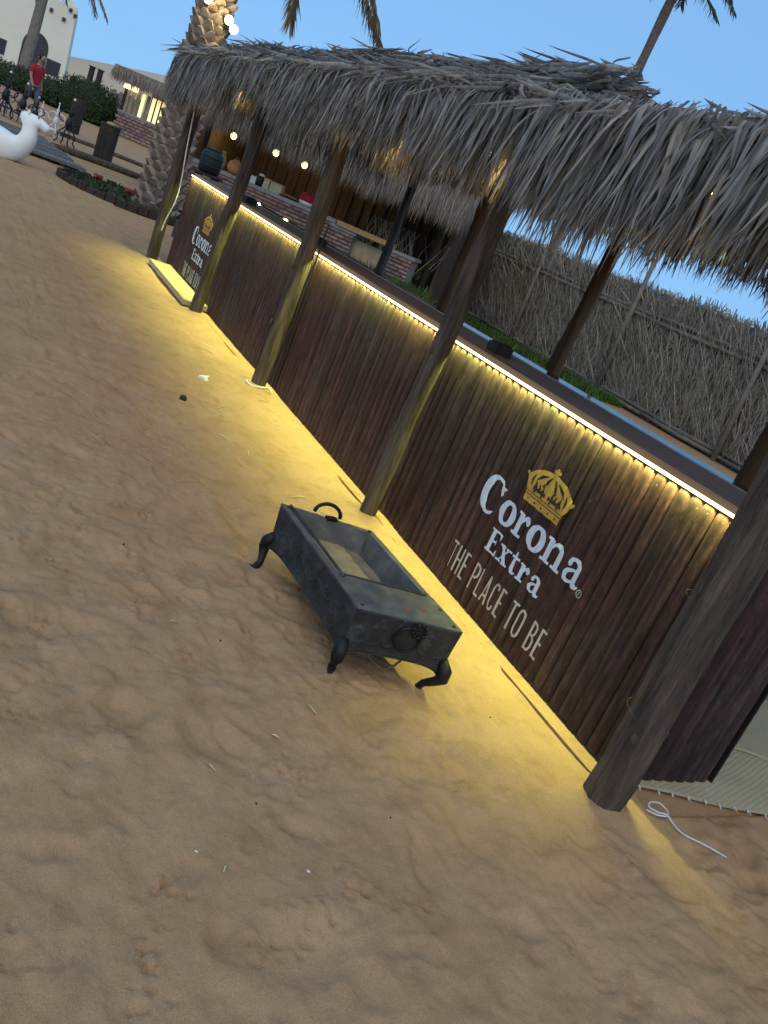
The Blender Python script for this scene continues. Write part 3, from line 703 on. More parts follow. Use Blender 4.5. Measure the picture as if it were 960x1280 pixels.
# rear eave
for k in range(1900):
    x = X0+(X1-X0)*rb.random(); add_blade(x, -5.05+rb.uniform(-.08, .08), 2.27, rb.uniform(.16, .34), rb.gauss(0, .15), rb.gauss(0, .16), PI+rb.gauss(0, .5), rb.uniform(.5, 1.0))
# loose ends hanging under the roof
for k in range(900):
    x = X0+(X1-X0)*rb.random(); add_blade(x, rb.uniform(-4.9, -2.5), 2.29, rb.uniform(.08, .26), rb.gauss(0, .5), rb.gauss(0, .5), rb.random()*6, rb.uniform(.4, .9))
for k in range(420):      # near end eave
    y = rb.uniform(-4.9, -2.15); add_blade(1.15+rb.uniform(-.03, .05), y, 2.24, rb.uniform(.35, .6), rb.gauss(-.05, .08), rb.gauss(0, .12), PI/2+rb.gauss(0, .4), rb.uniform(.5, 1))
# middle row of ends added under the centre beam to catch the bulb light
for k in range(1300):
    x = X0+(X1-X0)*rb.random(); add_blade(x, -3.7+rb.uniform(-.08, .08), 2.26, rb.uniform(.14, .34), rb.gauss(0, .15), rb.gauss(0, .2), rb.gauss(0, .6), rb.uniform(.5, 1.0))
# left end eave
for k in range(420):
    y = rb.uniform(-4.9, -2.15); add_blade(10.52+rb.uniform(-.05, .03), y, 2.24, rb.uniform(.35, .66), rb.gauss(-.10, .08), rb.gauss(0, .12), -PI/2+rb.gauss(0, .4), rb.uniform(.5, 1))
# the nearest 300 front leaflets are parts of their own, the rest one mass
camx = 1.0
def A_of(t):
    k, x, y, z, L, rx, ry, rz, ws, rd = t
    return euler(rx, ry, rz) @ np.diag([ws, ws, L])
order = sorted(range(len(T)), key=lambda i: (abs(T[i][1]-2.35) if (T[i][2] > -2.2 and T[i][4] > .35 and abs(T[i][6]) < .6) else 99))
solo = set(order[:290])
rest = [(T[i][0], A_of(T[i]), np.array(T[i][1:4]), T[i][9]) for i in range(len(T)) if i not in solo]
V, F, R_ = scatter(BV, rest); np_mesh('thatch', V, F, M['thatch'], can, True, R_, 'stuff')
o3 = OFF[can.name]
for i in sorted(solo):
    k, x, y, z, L, rx, ry, rz, ws, rd = T[i]
    link_mesh('palm_leaflet', blade_me[k], can, (x-o3.x, y-o3.y, z-o3.z), Matrix(euler(rx, ry, rz).tolist()).to_euler(), (ws, ws, L))
# bundled ridge roll over the far part, cut square at its near end
T2 = []
for k in range(2600):
    x = 3.35+rb.random()*6.7; an = rb.random()*PI*2; rr_ = .085*math.sqrt(rb.random())
    A = euler(rb.gauss(0, .12), rb.choice((-1, 1))*(PI/2+rb.gauss(-.06, .05)), rb.gauss(0, .15)) @ np.diag([.8, .8, rb.uniform(.2, .42)])
    T2.append((rb.randrange(len(BV)), A, np.array((x, -2.55+rr_*math.cos(an)*1.5, 2.41+rr_*math.sin(an)+.015*math.sin(x*2.3))), rb.random()))
V, F, R_ = scatter(BV, T2); V[:, 0] = np.maximum(V[:, 0], 3.30+.02*np.sin(V[:, 1]*90)); np_mesh('ridge_roll', V, F, M['thatch'], can, True, R_, 'stuff')
MB().tube([(3.33, -2.55, 2.39), (5, -2.55, 2.39), (8, -2.56, 2.38), (10.2, -2.55, 2.38)], [.05, .06, .06, .05], 10).build('ridge_core', M['thatch_dark'], can, True)
# lamps tucked under the roof
def bulb_thing(p, label, group, watts, r=.035, lampoff=(0, 0, -.09)):
    t = thing('light_bulb', label, 'light bulb', p, group)
    MB().lathe([(.014, .0), (.016, .03), (.012, .055), (.004, .07)], (p[0], p[1], p[2]+r*.9), 8).build('socket', M['black'], t)
    MB().sphere(p, r, 12, 8).build('bulb', M['bulb'], t, True)
    ld = bpy.data.lights.new('bulb_light', 'POINT'); ld.energy = watts; ld.color = (1.0, .70, .25); ld.shadow_soft_size = .03
    lo = bpy.data.objects.new('bulb_light', ld); COL.objects.link(lo); lo.parent = t; lo.location = lampoff
    return t
for i, (x, y, z) in enumerate(((2.48, -2.40, 2.06), (4.10, -2.42, 2.02), (5.45, -2.41, 2.03), (9.25, -2.40, 2.10))):
    bulb_thing((x, y, z), ['warm bulb under the canopy thatch above the near crown sign', 'warm bulb under the canopy thatch beside the fourth post from the far end', 'warm bulb under the canopy thatch near the middle post', 'warm bulb under the canopy thatch nearest the far end of the bar'][i], 'bulbs tucked under the canopy thatch', 2.6, .026)

# ------------------------------------------------------------------ fire pit
pit = thing('fire_pit', 'dark embossed iron fire pit with curved legs standing empty on the sand', 'fire pit', (2.55, -1.69, 0))
zt = .305
c_top = [(2.235, -1.518), (2.153, -1.931), (2.925, -1.896), (3.040, -1.494)]      # near-left, near-right, far-right, far-left
c_bot = [(2.247, -1.526), (2.172, -1.930), (2.912, -1.888), (3.018, -1.500)]
zb = .130; th = .012
SCR = {3: ((.07, .35, .30, 0, 1), (.17, .60, .32, 2, -1), (.28, .38, .34, 1, 1), (.39, .58, .33, 3.5, -1), (.50, .40, .34, 0, 1), (.61, .60, .32, 2.2, -1), (.72, .40, .34, 4, 1), (.83, .60, .30, 1, -1), (.93, .42, .28, 2, 1)),
       0: ((.10, .55, .28, 0, 1), (.25, .48, .34, 2.4, -1), (.38, .62, .22, 5, 1), (.76, .45, .32, 1.1, 1), (.90, .55, .26, 3.3, -1))}
def scroll_pts(i):
    P = []
    for (s, t, r, tu, sg) in SCR.get(i, ()):
        asp = .24 if i == 3 else .42
        for k in range(40):
            an = tu+sg*k*.17; rr = r*(1-k/46); P.append((s+rr*math.cos(an)*asp, t+rr*math.sin(an)))
        for k in range(14):      # trailing tail
            P.append((s+r*math.cos(tu)*asp+sg*.004*k, t+r*math.sin(tu)-sg*.03*k))
    return np.array(P) if P else np.zeros((0, 2))
def wallq(i, name='side_panel'):
    j = (i+1) % 4; a, b = Vector((*c_top[i], zt)), Vector((*c_top[j], zt)); c, d = Vector((*c_bot[j], zb)), Vector((*c_bot[i], zb))
    cen = Vector((2.56, -1.70, .24)); n = (b-a).cross(d-a).normalized()
    if n.dot((a+c)/2-cen) < 0: n = -n
    big = i in SCR; nu, nv = ((170, 44) if i == 3 else (100, 44)) if big else (28, 8)
    U, Vv = np.meshgrid(np.linspace(0, 1, nu+1), np.linspace(0, 1, nv+1)); A, B, C, D = (np.array(q) for q in (a, b, c, d))
    P = (A*(1-U[..., None])+B*U[..., None])*(1-Vv[..., None])+(D*(1-U[..., None])+C*U[..., None])*Vv[..., None]
    emb = .0015*np.sin(U*40+i)*np.sin(Vv*9+U*7)*(np.minimum(np.minimum(U, 1-U), np.minimum(Vv, 1-Vv)) > .02)
    if big:
        L_ = np.linalg.norm(B-A); H_ = zt-zb; S_ = scroll_pts(i)
        d2 = np.full(U.shape, 9.0)
        for (ss, tt) in S_: d2 = np.minimum(d2, ((U-ss)*L_)**2+((Vv-tt)*H_)**2)
        emb = emb+.0060*np.exp(-d2/.0050**2)-.002*np.exp(-d2/.013**2)
        e = np.minimum(np.minimum(U*L_, (1-U)*L_), np.minimum(Vv*H_, (1-Vv)*H_)); emb = emb*np.clip(e/.006, 0, 1)+.003*np.exp(-((e-.010)/.003)**2)
    P = P+np.array(n)*emb[..., None]; P[..., 2] -= .030*np.abs(2*U-1)**4*Vv**6
    w = nu+1; m = w*(nv+1); V = np.concatenate([P.reshape(-1, 3), (P-np.array(n)*(th+emb[..., None])).reshape(-1, 3)])
    I = np.arange(m).reshape(nv+1, w); Q = np.stack([I[:-1, :-1], I[:-1, 1:], I[1:, 1:], I[1:, :-1]], -1).reshape(-1, 4)
    ed = [(I[r_, k], I[r_, k]+m, I[r_, k+1]+m, I[r_, k+1]) for r_ in (0, nv) for k in range(nu)]+[(I[k, r_], I[k, r_]+m, I[k+1, r_]+m, I[k+1, r_]) for r_ in (0, nu) for k in range(nv)]
    o = np_mesh(name, V, np.concatenate([Q, Q[:, ::-1]+m, np.array(ed)]), M['pit'], pit, True)
    return a, b, c, d, n, o
faces = [wallq(i) for i in range(4)]
def on_face(i, s, t, lift=.004):
    a, b, c, d, n, o = faces[i]; return (a*(1-s)+b*s)*(1-t)+(d*(1-s)+c*s)*t+n*lift
# flat rim around the opening, near plate, inner trough walls, ash
def P2(s, t, z):      # s along near->far, t left->right
    a = Vector((*c_top[0], 0))*(1-t)+Vector((*c_top[1], 0))*t; b = Vector((*c_top[3], 0))*(1-t)+Vector((*c_top[2], 0))*t
    p = a*(1-s)+b*s; return Vector((p.x, p.y, z))
S0, S1, T0, T1 = .30, .965, .065, .925
def slab(mb, s0, s1, t0, t1, z, h=.006):
    q = [P2(s0, t0, z), P2(s0, t1, z), P2(s1, t1, z), P2(s1, t0, z)]; q2 = [p-Vector((0, 0, h)) for p in q]
    mb.add(q+q2, [(0, 3, 2, 1), (4, 5, 6, 7), (0, 1, 5, 4), (1, 2, 6, 5), (2, 3, 7, 6), (3, 0, 4, 7)])
mb = MB(); slab(mb, .0, S0, .0, 1, zt+.004); mb.build('cover_plate', M['pit_top'], pit)
mb = MB(); slab(mb, S0, S1, 0, T0, zt+.002); mb.build('rim', M['pit_top'], pit)
mb = MB(); slab(mb, S0, S1, T1, 1, zt+.002); mb.build('rim', M['pit_top'], pit)
mb = MB(); slab(mb, S1, 1, 0, 1, zt+.002); mb.build('rim', M['pit_top'], pit)
zi = .200
def iw(s0, t0, s1, t1):
    a, b = P2(s0, t0, zt), P2(s1, t1, zt); k = .02
    c, d = P2(s1+(k if s1 < .5 else -k), t1+(k if t1 < .5 else -k), zi), P2(s0+(k if s0 < .5 else -k), t0+(k if t0 < .5 else -k), zi)
    MB().add([a, b, c, d], [(0, 1, 2, 3)]).build('trough_wall', M['pit_top'], pit)
iw(S0, T0, S1, T0); iw(S0, T1, S1, T1); iw(S0, T0, S0, T1); iw(S1, T0, S1, T1)
mb = MB(); nu = 22; V = []; F = []
for i in range(nu+1):
    for j in range(nu+1):
        p = P2(S0+(S1-S0)*i/nu, T0+(T1-T0)*j/nu, zi+.012+.004*math.sin(i*.7)*math.sin(j*.5+1)+.003*random.random()-.045*max(0, j/nu-.70)); V.append(p)
for i in range(nu):
    for j in range(nu): F.append((i*(nu+1)+j, (i+1)*(nu+1)+j, (i+1)*(nu+1)+j+1, i*(nu+1)+j+1))
mb.add(V, F); mb.build('ash_bed', M['ash'], pit, True)
# lip strip along left edge of the opening
mb = MB().tube([P2(S0-.03, T0+.02, zt+.008), P2(S1+.02, T0+.02, zt+.008)], .006, 6); mb.build('rim_rod', M['pit'], pit, True)
mb = MB().tube([P2(S0, T0, zt+.006), P2(S0, T1, zt+.006)], .004, 6); mb.build('rim_rod', M['pit'], pit, True)
for (s, t) in ((.03, .06), (.03, .94), (.97, .06), (.97, .94), (.18, .96), (.31, .93)):
    MB().lathe([(.008, 0), (.008, .003), (.004, .006)], P2(s, t, zt+.004), 8).build('rivet', M['pit'], pit)
for (s, t, r) in ((.10, .55, .011), (.16, .30, .009), (.20, .62, .008), (.13, .72, .012), (.24, .45, .007)):
    MB().lathe([(r, 0), (r*.8, .0012)], P2(s, t, zt+.0042), 9, 1.5, 1).build('rust_spot', M['rust'], pit)
# cabriole legs: a knee outside the corner, a thin ankle and a toe turned out
FEET = [(2.300, -1.560), (2.212, -1.897), (2.895, -1.862), (2.988, -1.462)]
for i in range(4):
    tx, ty = c_bot[i]; cen = Vector((2.56, -1.70, 0)); o = (Vector((tx, ty, 0))-cen); o.normalize(); fx, fy = FEET[i]
    kx, ky = tx+o.x*.018, ty+o.y*.018; ax_, ay_ = (kx*.35+fx*.65)-o.x*.012, (ky*.35+fy*.65)-o.y*.012
    pts = [(tx-o.x*.01, ty-o.y*.01, .165), (kx, ky, .128), (kx+o.x*.004, ky+o.y*.004, .100), (kx*.6+ax_*.4, ky*.6+ay_*.4, .070), (ax_, ay_, .042), (fx, fy, .016), (fx+o.x*.020, fy+o.y*.020, .002), (fx+o.x*.038, fy+o.y*.038, .003)]
    MB().tube(pts, [.020, .027, .025, .018, .0145, .016, .014, .009], 10).build('leg', M['pit_leg'], pit, True)
# ring handles: one standing at far end, one hanging on near face
hp = (P2(1.0, .50, zt)); ax = (P2(1, .62, zt)-P2(1, .38, zt)).normalized()
MB().tube([hp+ax*(.058*math.cos(a*PI/12))+Vector((.012, 0, .008+.050*math.sin(a*PI/12))) for a in range(13)], .0085, 7).build('handle', M['pit_leg'], pit, True)
MB().box(tuple(P2(.975, .52, zt+.008)), (.03, .05, .012)).build('handle_bracket', M['pit_leg'], pit)
hc = on_face(0, .57, .10, .012); a0, b0, c0, d0, n0, _ = faces[0]; e1 = (b0-a0).normalized(); e2 = (d0-a0).normalized()
hb = MB().lathe([(.030, -.004), (.030, .004), (.022, .010), (.008, .012)], (0, 0, 0), 14)
RM = n0.to_track_quat('Z', 'Y').to_matrix(); hb.v = [tuple(RM @ Vector(v)+on_face(0, .60, .16, .008)) for v in hb.v]
rose = hb.build('handle_rosette', M['pit_leg'], pit, True)
for k in range(9):
    an = k*2*PI/9; p = on_face(0, .60, .16, .016); MB().sphere(tuple(p+e1*.027*math.cos(an)+e2*.027*math.sin(an)), .009, 7, 5).build('petal', M['pit_leg'], rose, True)
MB().tube([on_face(0, .53, .42, .014)+e1*.050*math.cos(2*PI*k/20)+e2*.050*math.sin(2*PI*k/20) for k in range(21)], .006, 6).build('handle', M['pit_leg'], pit, True)
# tangle of wire left on the ash; wire hanging beneath
wp = [P2(.36+.07*random.random(), .16+.26*random.random(), zi+.03+.04*random.random()) for k in range(26)]
tag(MB().tube(wp, .0022, 4).build('wire_tangle', mat('green_wire', (.20, .28, .25), (.30, .38, .34), 20, .6), None, True), 'small tangle of pale green wire lying on the ash in the fire pit', 'wire')
tag(MB().tube([(2.26, -1.62, .14), (2.24, -1.66, .10), (2.21, -1.71, .075), (2.22, -1.76, .095), (2.25, -1.83, .14)], .004, 5).build('loose_wire', M['wire'], None, True), 'loose pale wire drooping below the near end of the fire pit', 'wire')

# ------------------------------------------------------------------ reed fence behind the bar
FY = -11.6
def strand_variant(L, w, seed, seg=3):
    r = random.Random(seed); V = []; F = []; x = 0; y = 0
    for i in range(seg+1):
        t = i/seg; ww = w*(1-.6*t)
        V += [(x-ww/2, y, L*t), (x, y+ww*.4, L*t), (x+ww/2, y, L*t)]; x += (r.random()-.5)*.10*L; y += r.random()*.05*L
    for i in range(seg):
        for k in range(2): F.append((i*3+k, i*3+k+1, i*3+k+4, i*3+k+3))
    return np.array(V), np.array(F)
SV = [strand_variant(1.0, .05+.015*(k % 3), k) for k in range(8)]
fen = thing('reed_fence', 'tall grey-brown palm reed fence with rough poles behind the bar', 'fence', (13, FY, 0))
FX0, FX1 = 3.0, 23.0
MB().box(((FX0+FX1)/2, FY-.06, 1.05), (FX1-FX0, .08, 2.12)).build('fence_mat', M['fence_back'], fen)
T = []; rf = random.Random(5)
for k in range(15000):
    x = rf.uniform(FX0, FX1); z = rf.uniform(-.05, 1.95); L = rf.uniform(.25, .7)
    if z+L > 2.22: L = max(.12, 2.2-z+rf.uniform(-.08, .05))
    T.append((rf.randrange(8), euler(rf.gauss(-.16, .18), rf.gauss(0, .36), rf.gauss(0, .5)) @ np.diag([.34, .34, L]), np.array((x, FY+rf.uniform(-.03, .03), z)), rf.random()))
for k in range(2200):      # shaggy crest
    x = rf.uniform(FX0, FX1); T.append((rf.randrange(8), euler(rf.gauss(-.1, .3), rf.gauss(0, .5), rf.gauss(0, .5)) @ np.diag([.6, .6, rf.uniform(.12, .3)]), np.array((x, FY-.05+rf.uniform(-.05, .05), 1.98+.05*math.sin(x*1.3)+.03*math.sin(x*4.1))), rf.random()))
V, F, R_ = scatter(SV, T); np_mesh('fence_reeds', V, F, M['fence'], fen, True, R_, 'stuff')
for zz, yy in ((1.72, .07), (1.62, .09), (.06, .09), (.14, .06)):
    x = FX0
    while x < FX1:
        l = rf.uniform(1.9, 2.6); MB().tube([(x, FY+yy, zz+rf.uniform(-.02, .02)), (x+l/2, FY+yy+.02, zz+rf.uniform(-.03, .03)), (x+l, FY+yy, zz+rf.uniform(-.02, .02))], [.032, .04, .03], 7).build('rail', M['fence_pole'], fen, True); x += l-.1
for px, h in ((6.2, 1.9), (9.2, 1.9), (12.4, 2.62), (15.6, 2.1), (18.0, 1.9)):
    MB().tube([(px, FY+.13, -.05), (px+.03, FY+.15, h*.5), (px-.01+.1, FY+.14, h)], [.055, .05, .04], 8).build('pole', M['fence_pole'], fen, True)
dr = MB().box((19.45, FY+.10, .60), (1.95, .06, 1.24)).build('door', M['darkwood'], fen)
for k in range(7): MB().box((18.62+k*.28, FY+.137, .60), (.262, .014, 1.2)).build('plank', M['darkwood'], dr)
MB().tube([(18.45, FY+.16, 1.24), (20.5, FY+.16, 1.26)], .045, 7).build('lintel', M['post'], dr, True)
MB().box((19.97, FY+.15, .95), (.40, .03, .30)).build('hatch_opening', M['black'], dr)
MB().sphere((20.25, FY+.18, .70), .035, 8, 6).build('knob', M['white'], dr, True)

# grass
def blades(name, pts, h, label, cat='grass'):
    T = []; r = random.Random(len(pts))
    for (x, y, z) in pts: T.append((r.randrange(8), euler(r.gauss(0, .35), r.gauss(0, .35), r.random()*6.3) @ np.diag([.45, .45, h*r.uniform(.5, 1.2)]), np.array((x, y, z)), r.random()))
    V, F, R_ = scatter(SV, T); o = np_mesh(name, V, F, M['grass'], None, True, R_); return tag(o, label, cat, None, 'stuff')
r = random.Random(9)
blades('grass', [(r.uniform(11.5, 19), FY+.25+abs(r.gauss(0, .35)), -.02) for k in range(3800) if r.random() < .9], .17, 'low green grass growing along the foot of the reed fence')

# ------------------------------------------------------------------ thatched hut with brick counter
HP = Vector((19.07, -4.94, 0)); HU = Vector((-.686, -.728, 0)); HV = Vector((.728, -.686, 0))
HR = Matrix((HU, HV, Vector((0, 0, 1)))).transposed()
def hp_(u, v, z): return tuple(HP+HU*u+HV*v+Vector((0, 0, z)))
hut = thing('thatched_hut', 'thatched hut with brick counter and brown walls lit by bare bulbs', 'hut', hp_(2, 1, 0))
def hbox(u0, u1, v0, v1, z0, z1, name, m, parent=hut, mbx=None):
    mb = MB().box(hp_((u0+u1)/2, (v0+v1)/2, (z0+z1)/2), (u1-u0, v1-v0, z1-z0), HR); return mb.build(name, m, parent)
hbox(-.7, 5.4, 2.7, 2.8, 0, 2.9, 'back_wall', M['hutwall'])
hbox(5.3, 5.4, .6, 2.7, 0, 2.7, 'side_wall', M['hutwall'])
hbox(-.8, -.7, .6, 2.8, 0, 2.7, 'side_wall', M['hutwall'])
for k in range(21): hbox(-.66+k*.29, -.66+k*.29+.04+.02*(k % 3), 2.64, 2.70, 0, 2.8, 'wall_pole', M['hutwall'])
hbox(-.6, 3.12, -.10, .30, 0, .93, 'counter_core', M['mortar'])
hbox(-.65, 3.16, -.16, .36, .93, 1.0, 'counter_slab', M['stone_top'])
hbox(3.12, 3.62, -.12, .32, 0, .86, 'pillar', M['mortar']); hbox(3.08, 3.66, -.16, .36, .86, .92, 'pillar_cap', M['stone_top'])
hbox(4.42, 4.95, -.12, .32, 0, .86, 'pillar', M['mortar']); hbox(4.38, 5.0, -.16, .36, .86, .92, 'pillar_cap', M['stone_top'])
hbox(3.2, 4.5, -.20, -.04, .92, 1.02, 'beam', M['beam'])
hbox(3.6, 4.42, .05, .12, 0, .80, 'low_wall', M['ply'])
T = []; bm_ = MB().box((0, 0, 0), (1, 1, 1)); BVv = [(np.array(bm_.v), np.array(bm_.f))]; rr = random.Random(4); HRn = np.array(HR)
def bricks(u0, u1, v, z0, z1, bl=.22, bh=.075):
    z = z0; row = 0
    while z < z1-.05:
        u = u0-(bl/2 if row % 2 else 0)
        while u < u1-.05:
            a, b = max(u, u0), min(u+bl-.014, u1)
            if b-a > .05: T.append((0, HRn @ np.diag([b-a, .06, bh-.014]), np.array(hp_((a+b)/2, v+rr.uniform(-.006, .006), z+bh/2)), rr.random()))
            u += bl
        z += bh; row += 1
bricks(-.6, 3.12, -.115, .02, .93); bricks(3.12, 3.62, -.135, .02, .86); bricks(4.42, 4.95, -.135, .02, .86)
V, F, R_ = scatter(BVv, T); np_mesh('bricks', V, F, M['brick'], hut, False, R_, 'stuff')
for u, v, rr_ in ((-.5, .5, .07), (5.12, .55, .085), (1.9, 1.9, .06), (3.3, 2.2, .06)):
    MB().tube([hp_(u, v, 0), hp_(u+.02, v, 1.2), hp_(u, v, 2.6)], rr_, 9).build('hut_post', M['darkwood'], hut, True)
# thatch: mat roof and hanging fringe
q = [hp_(-.95, -.7, 2.35), hp_(5.7, -.7, 2.35), hp_(5.7, 1.2, 3.3), hp_(-.95, 1.2, 3.3), hp_(5.7, 3.2, 2.5), hp_(-.95, 3.2, 2.5)]
q2 = [(p[0], p[1], p[2]+.12) for p in q]
MB().add(q+q2, [(0, 3, 2, 1), (3, 5, 4, 2), (6, 7, 8, 9), (9, 8, 10, 11), (0, 1, 7, 6), (5, 11, 10, 4), (0, 6, 9, 3), (3, 9, 11, 5), (1, 2, 8, 7), (2, 4, 10, 8)]).build('roof_mat', M['thatch_dark'], hut)
T = []; rr = random.Random(8)
for k in range(5200):
    u = rr.uniform(-.95, 5.75); v = -.72+rr.uniform(-.12, .12); L = rr.uniform(.45, .82)+.05*math.sin(u*7)
    A = HRn @ euler(rr.gauss(-.05, .12), rr.gauss(0, .12), PI+rr.gauss(0, .5)) @ np.diag([.6, .6, L])
    T.append((rr.randrange(10), A, np.array(hp_(u, v, 2.45+rr.uniform(-.12, .06))), rr.random()))
for k in range(1200):
    v = rr.uniform(-.7, 2.6); L = rr.uniform(.35, .65)
    A = HRn @ euler(rr.gauss(-.05, .12), rr.gauss(0, .12), -PI/2+rr.gauss(0, .5)) @ np.diag([.6, .6, L])
    T.append((rr.randrange(10), A, np.array(hp_(5.72, v, 2.45+.35*max(0, 1-abs(v-1)))), rr.random()))
V, F, R_ = scatter(BV, T); np_mesh('fringe', V, F, M['thatch_far'], hut, True, R_, 'stuff')
for i, (u, v, z) in enumerate(((-.26, 1.2, 1.73), (.82, 1.2, 1.75), (1.54, 1.2, 1.75), (2.13, 1.2, 1.79))):
    t = bulb_thing(hp_(u, v, z), ['lit bare bulb hanging in the thatched hut, nearest the palm trunk', 'lit bare bulb hanging in the thatched hut, second from the palm trunk', 'lit bare bulb hanging in the thatched hut above the red-topped jar', 'lit bare bulb hanging in the thatched hut beside the middle canopy post'][i], 'bare bulbs hanging in the thatched hut', 6.0, .075, (0, 0, -.15))
    MB().tube([hp_(u, v, z+.09), hp_(u, v, 2.9)], .006, 5).build('cord', M['black'], t)
# things on the hut counter
def on_hut(name, label, cat, u, v, z0=1.0, group=None): return thing(name, label, cat, hp_(u, v, z0), group)
t = on_hut('clay_vase', 'slim tan clay vase on the brick counter, nearest the palm trunk', 'vase', .22, .12)
MB().lathe([(.05, 0), (.09, .06), (.10, .16), (.06, .28), (.045, .34), (.06, .36)], hp_(.22, .12, 1.0), 12).build('body', M['tan'], t, True); MB().lathe([(.03, 0), (.055, .01), (.03, .02)], hp_(.22, .12, 1.355), 10).build('lip', M['tan'], t, True)
t = on_hut('round_pot', 'round orange pot on the brick counter beside the tan vase', 'pot', .55, .12)
MB().lathe([(.07, 0), (.15, .07), (.17, .15), (.14, .24), (.06, .29), (.05, .31)], hp_(.55, .12, 1.0), 14).build('body', M['orange'], t, True); MB().lathe([(.055, 0), (.05, .02), (.015, .045)], hp_(.55, .12, 1.31), 10).build('lid', M['rust'], t, True)
def pack(u, m, w, h, label, group=None):
    t = on_hut('carton', label, 'carton', u, .12, 1.0, group)
    MB().box(hp_(u, .12, 1.0+h/2), (w, .14, h), HR, .96).build('body', m, t); MB().box(hp_(u, .12, 1.0+h+.008), (w*1.02, .15, .016), HR).build('lid', m, t)
pack(1.02, M['white'], .20, .13, 'small white carton on the brick counter beside the black jar')
pack(1.36, M['straw'], .13, .19, 'pale narrow carton on the brick counter right of the black jar')
pack(1.60, M['straw'], .28, .18, 'wide cream carton on the brick counter left of the flat tray')
t = on_hut('jar', 'black jar with pale lid on the brick counter between two cartons', 'jar', 1.19, .12)
MB().lathe([(.08, 0), (.10, .03), (.10, .16), (.07, .20)], hp_(1.19, .12, 1.0), 12).build('body', M['black'], t, True); MB().lathe([(.06, 0), (.06, .04), (.02, .05)], hp_(1.19, .12, 1.2), 10).build('lid', M['white'], t)
t = on_hut('tray', 'flat dark tray on the brick counter beside the cream carton', 'tray', 1.92, .10)
MB().box(hp_(1.92, .10, 1.02), (.34, .22, .03), HR, 1.08).build('base', M['darkwood'], t); MB().tube([hp_(1.76, .1, 1.05), hp_(1.92, .1, 1.06), hp_(2.08, .1, 1.05)], .012, 6).build('rim', M['beam'], t)
t = on_hut('red_jar', 'red domed jar with a pale front on the brick counter', 'jar', 2.33, .10)
MB().lathe([(.12, 0), (.17, .05), (.17, .10)], hp_(2.33, .10, 1.0), 14).build('body', M['white'], t, True); MB().lathe([(.175, 0), (.185, .05), (.15, .14), (.05, .19)], hp_(2.33, .10, 1.09), 14).build('lid', M['red'], t, True)
# dry branches in the hut opening
br = thing('dry_branches', 'bundle of dry curly branches standing behind the yellow beam', 'branches', hp_(4.0, .5, 0))
rr = random.Random(12)
for k in range(46):
    u, v = 3.6+rr.random()*1.5, .3+rr.random()*.6; P = []; a = rr.random()*6; z = .5
    for j in range(9): P.append(hp_(u, v, z)); u += .07*math.sin(a); v += .04*math.cos(a*1.3); z += .11; a += rr.gauss(.4, .7)
    MB().tube(P, [.014*(1-j/11) for j in range(9)], 4).build('branch', M['branch'], br, True)
r = random.Random(19)
blades('grass', [hp_(r.uniform(2.2, 5.6), -.55+r.gauss(0, .22), .02+.25*r.random()) for k in range(2600)], .26, 'tall green grass growing in front of the brick pillars')
# green drum at the far end of the bar
t = thing('plastic_drum', 'small dark green drum on a tall stand beyond the far end of the bar', 'drum', (12.6, -3.30, 0))
for q_ in ((-.12, -.12), (.12, -.12), (-.12, .12), (.12, .12)): MB().box((12.6+q_[0], -3.30+q_[1], .52), (.05, .05, 1.04)).build('stand_leg', M['darkwood'], t)
MB().box((12.6, -3.30, 1.055), (.36, .36, .03)).build('stand_top', M['darkwood'], t)
MB().lathe([(.12, 0), (.15, .03), (.155, .15), (.15, .26), (.11, .31)], (12.6, -3.30, 1.07), 18).build('body', M['darkgreen'], t, True)
MB().lathe([(.11, 0), (.11, .02), (.04, .035)], (12.6, -3.30, 1.38), 16).build('lid', M['darkgreen'], t, True)
for z in (1.16, 1.28): MB().lathe([(.155, 0), (.162, .01), (.155, .02)], (12.6, -3.30, z), 18).build('hoop', M['darkgreen'], t, True)
t = thing('power_box', 'black power box on a stake beyond the far end of the bar', 'power box', (10.95, -2.75, 0))
MB().box((10.95, -2.75, .38), (.20, .12, .22), None, .96).build('box', M['black'], t); MB().box((10.85, -2.75, .40), (.012, .09, .14)).build('cover', M['dark'], t)
MB().tube([(10.97, -2.78, 0), (10.97, -2.78, .95)], .018, 7).build('stake', M['darkwood'], t); MB().box((10.97, -2.78, 1.0), (.16, .10, .16)).build('upper_box', M['black'], t)

# cables
def cable(name, pts, r, m, label, cat='cable'):
    P = [Vector(p) for p in pts]; out = []
    for i in range(len(P)-1):
        p0, p1, p2, p3 = P[max(i-1, 0)], P[i], P[i+1], P[min(i+2, len(P)-1)]
        for j in range(6):
            t = j/6; out.append(.5*((2*p1)+(p2-p0)*t+(2*p0-5*p1+4*p2-p3)*t*t+(3*p1-p0-3*p2+p3)*t**3))
    out.append(P[-1]); return tag(MB().tube(out, r, 6).build(name, m, None, True), label, cat)
cable('hanging_cable', [(10.20, -2.33, 1.75), (10.13, -2.36, 1.30), (10.12, -2.40, .95), (10.14, -2.40, .72), (10.22, -2.38, .52), (10.27, -2.38, .38)], .0075, M['white'], 'white cable hanging down beside the far corner post')
cable('black_cable', [(5.95, -2.485, 1.3), (5.96, -2.49, .95), (5.95, -2.475, .78), (5.94, -2.48, .55), (5.97, -2.47, .25), (6.0, -2.45, .02)], .007, M['black'], 'black cable running down the middle post to the sand')
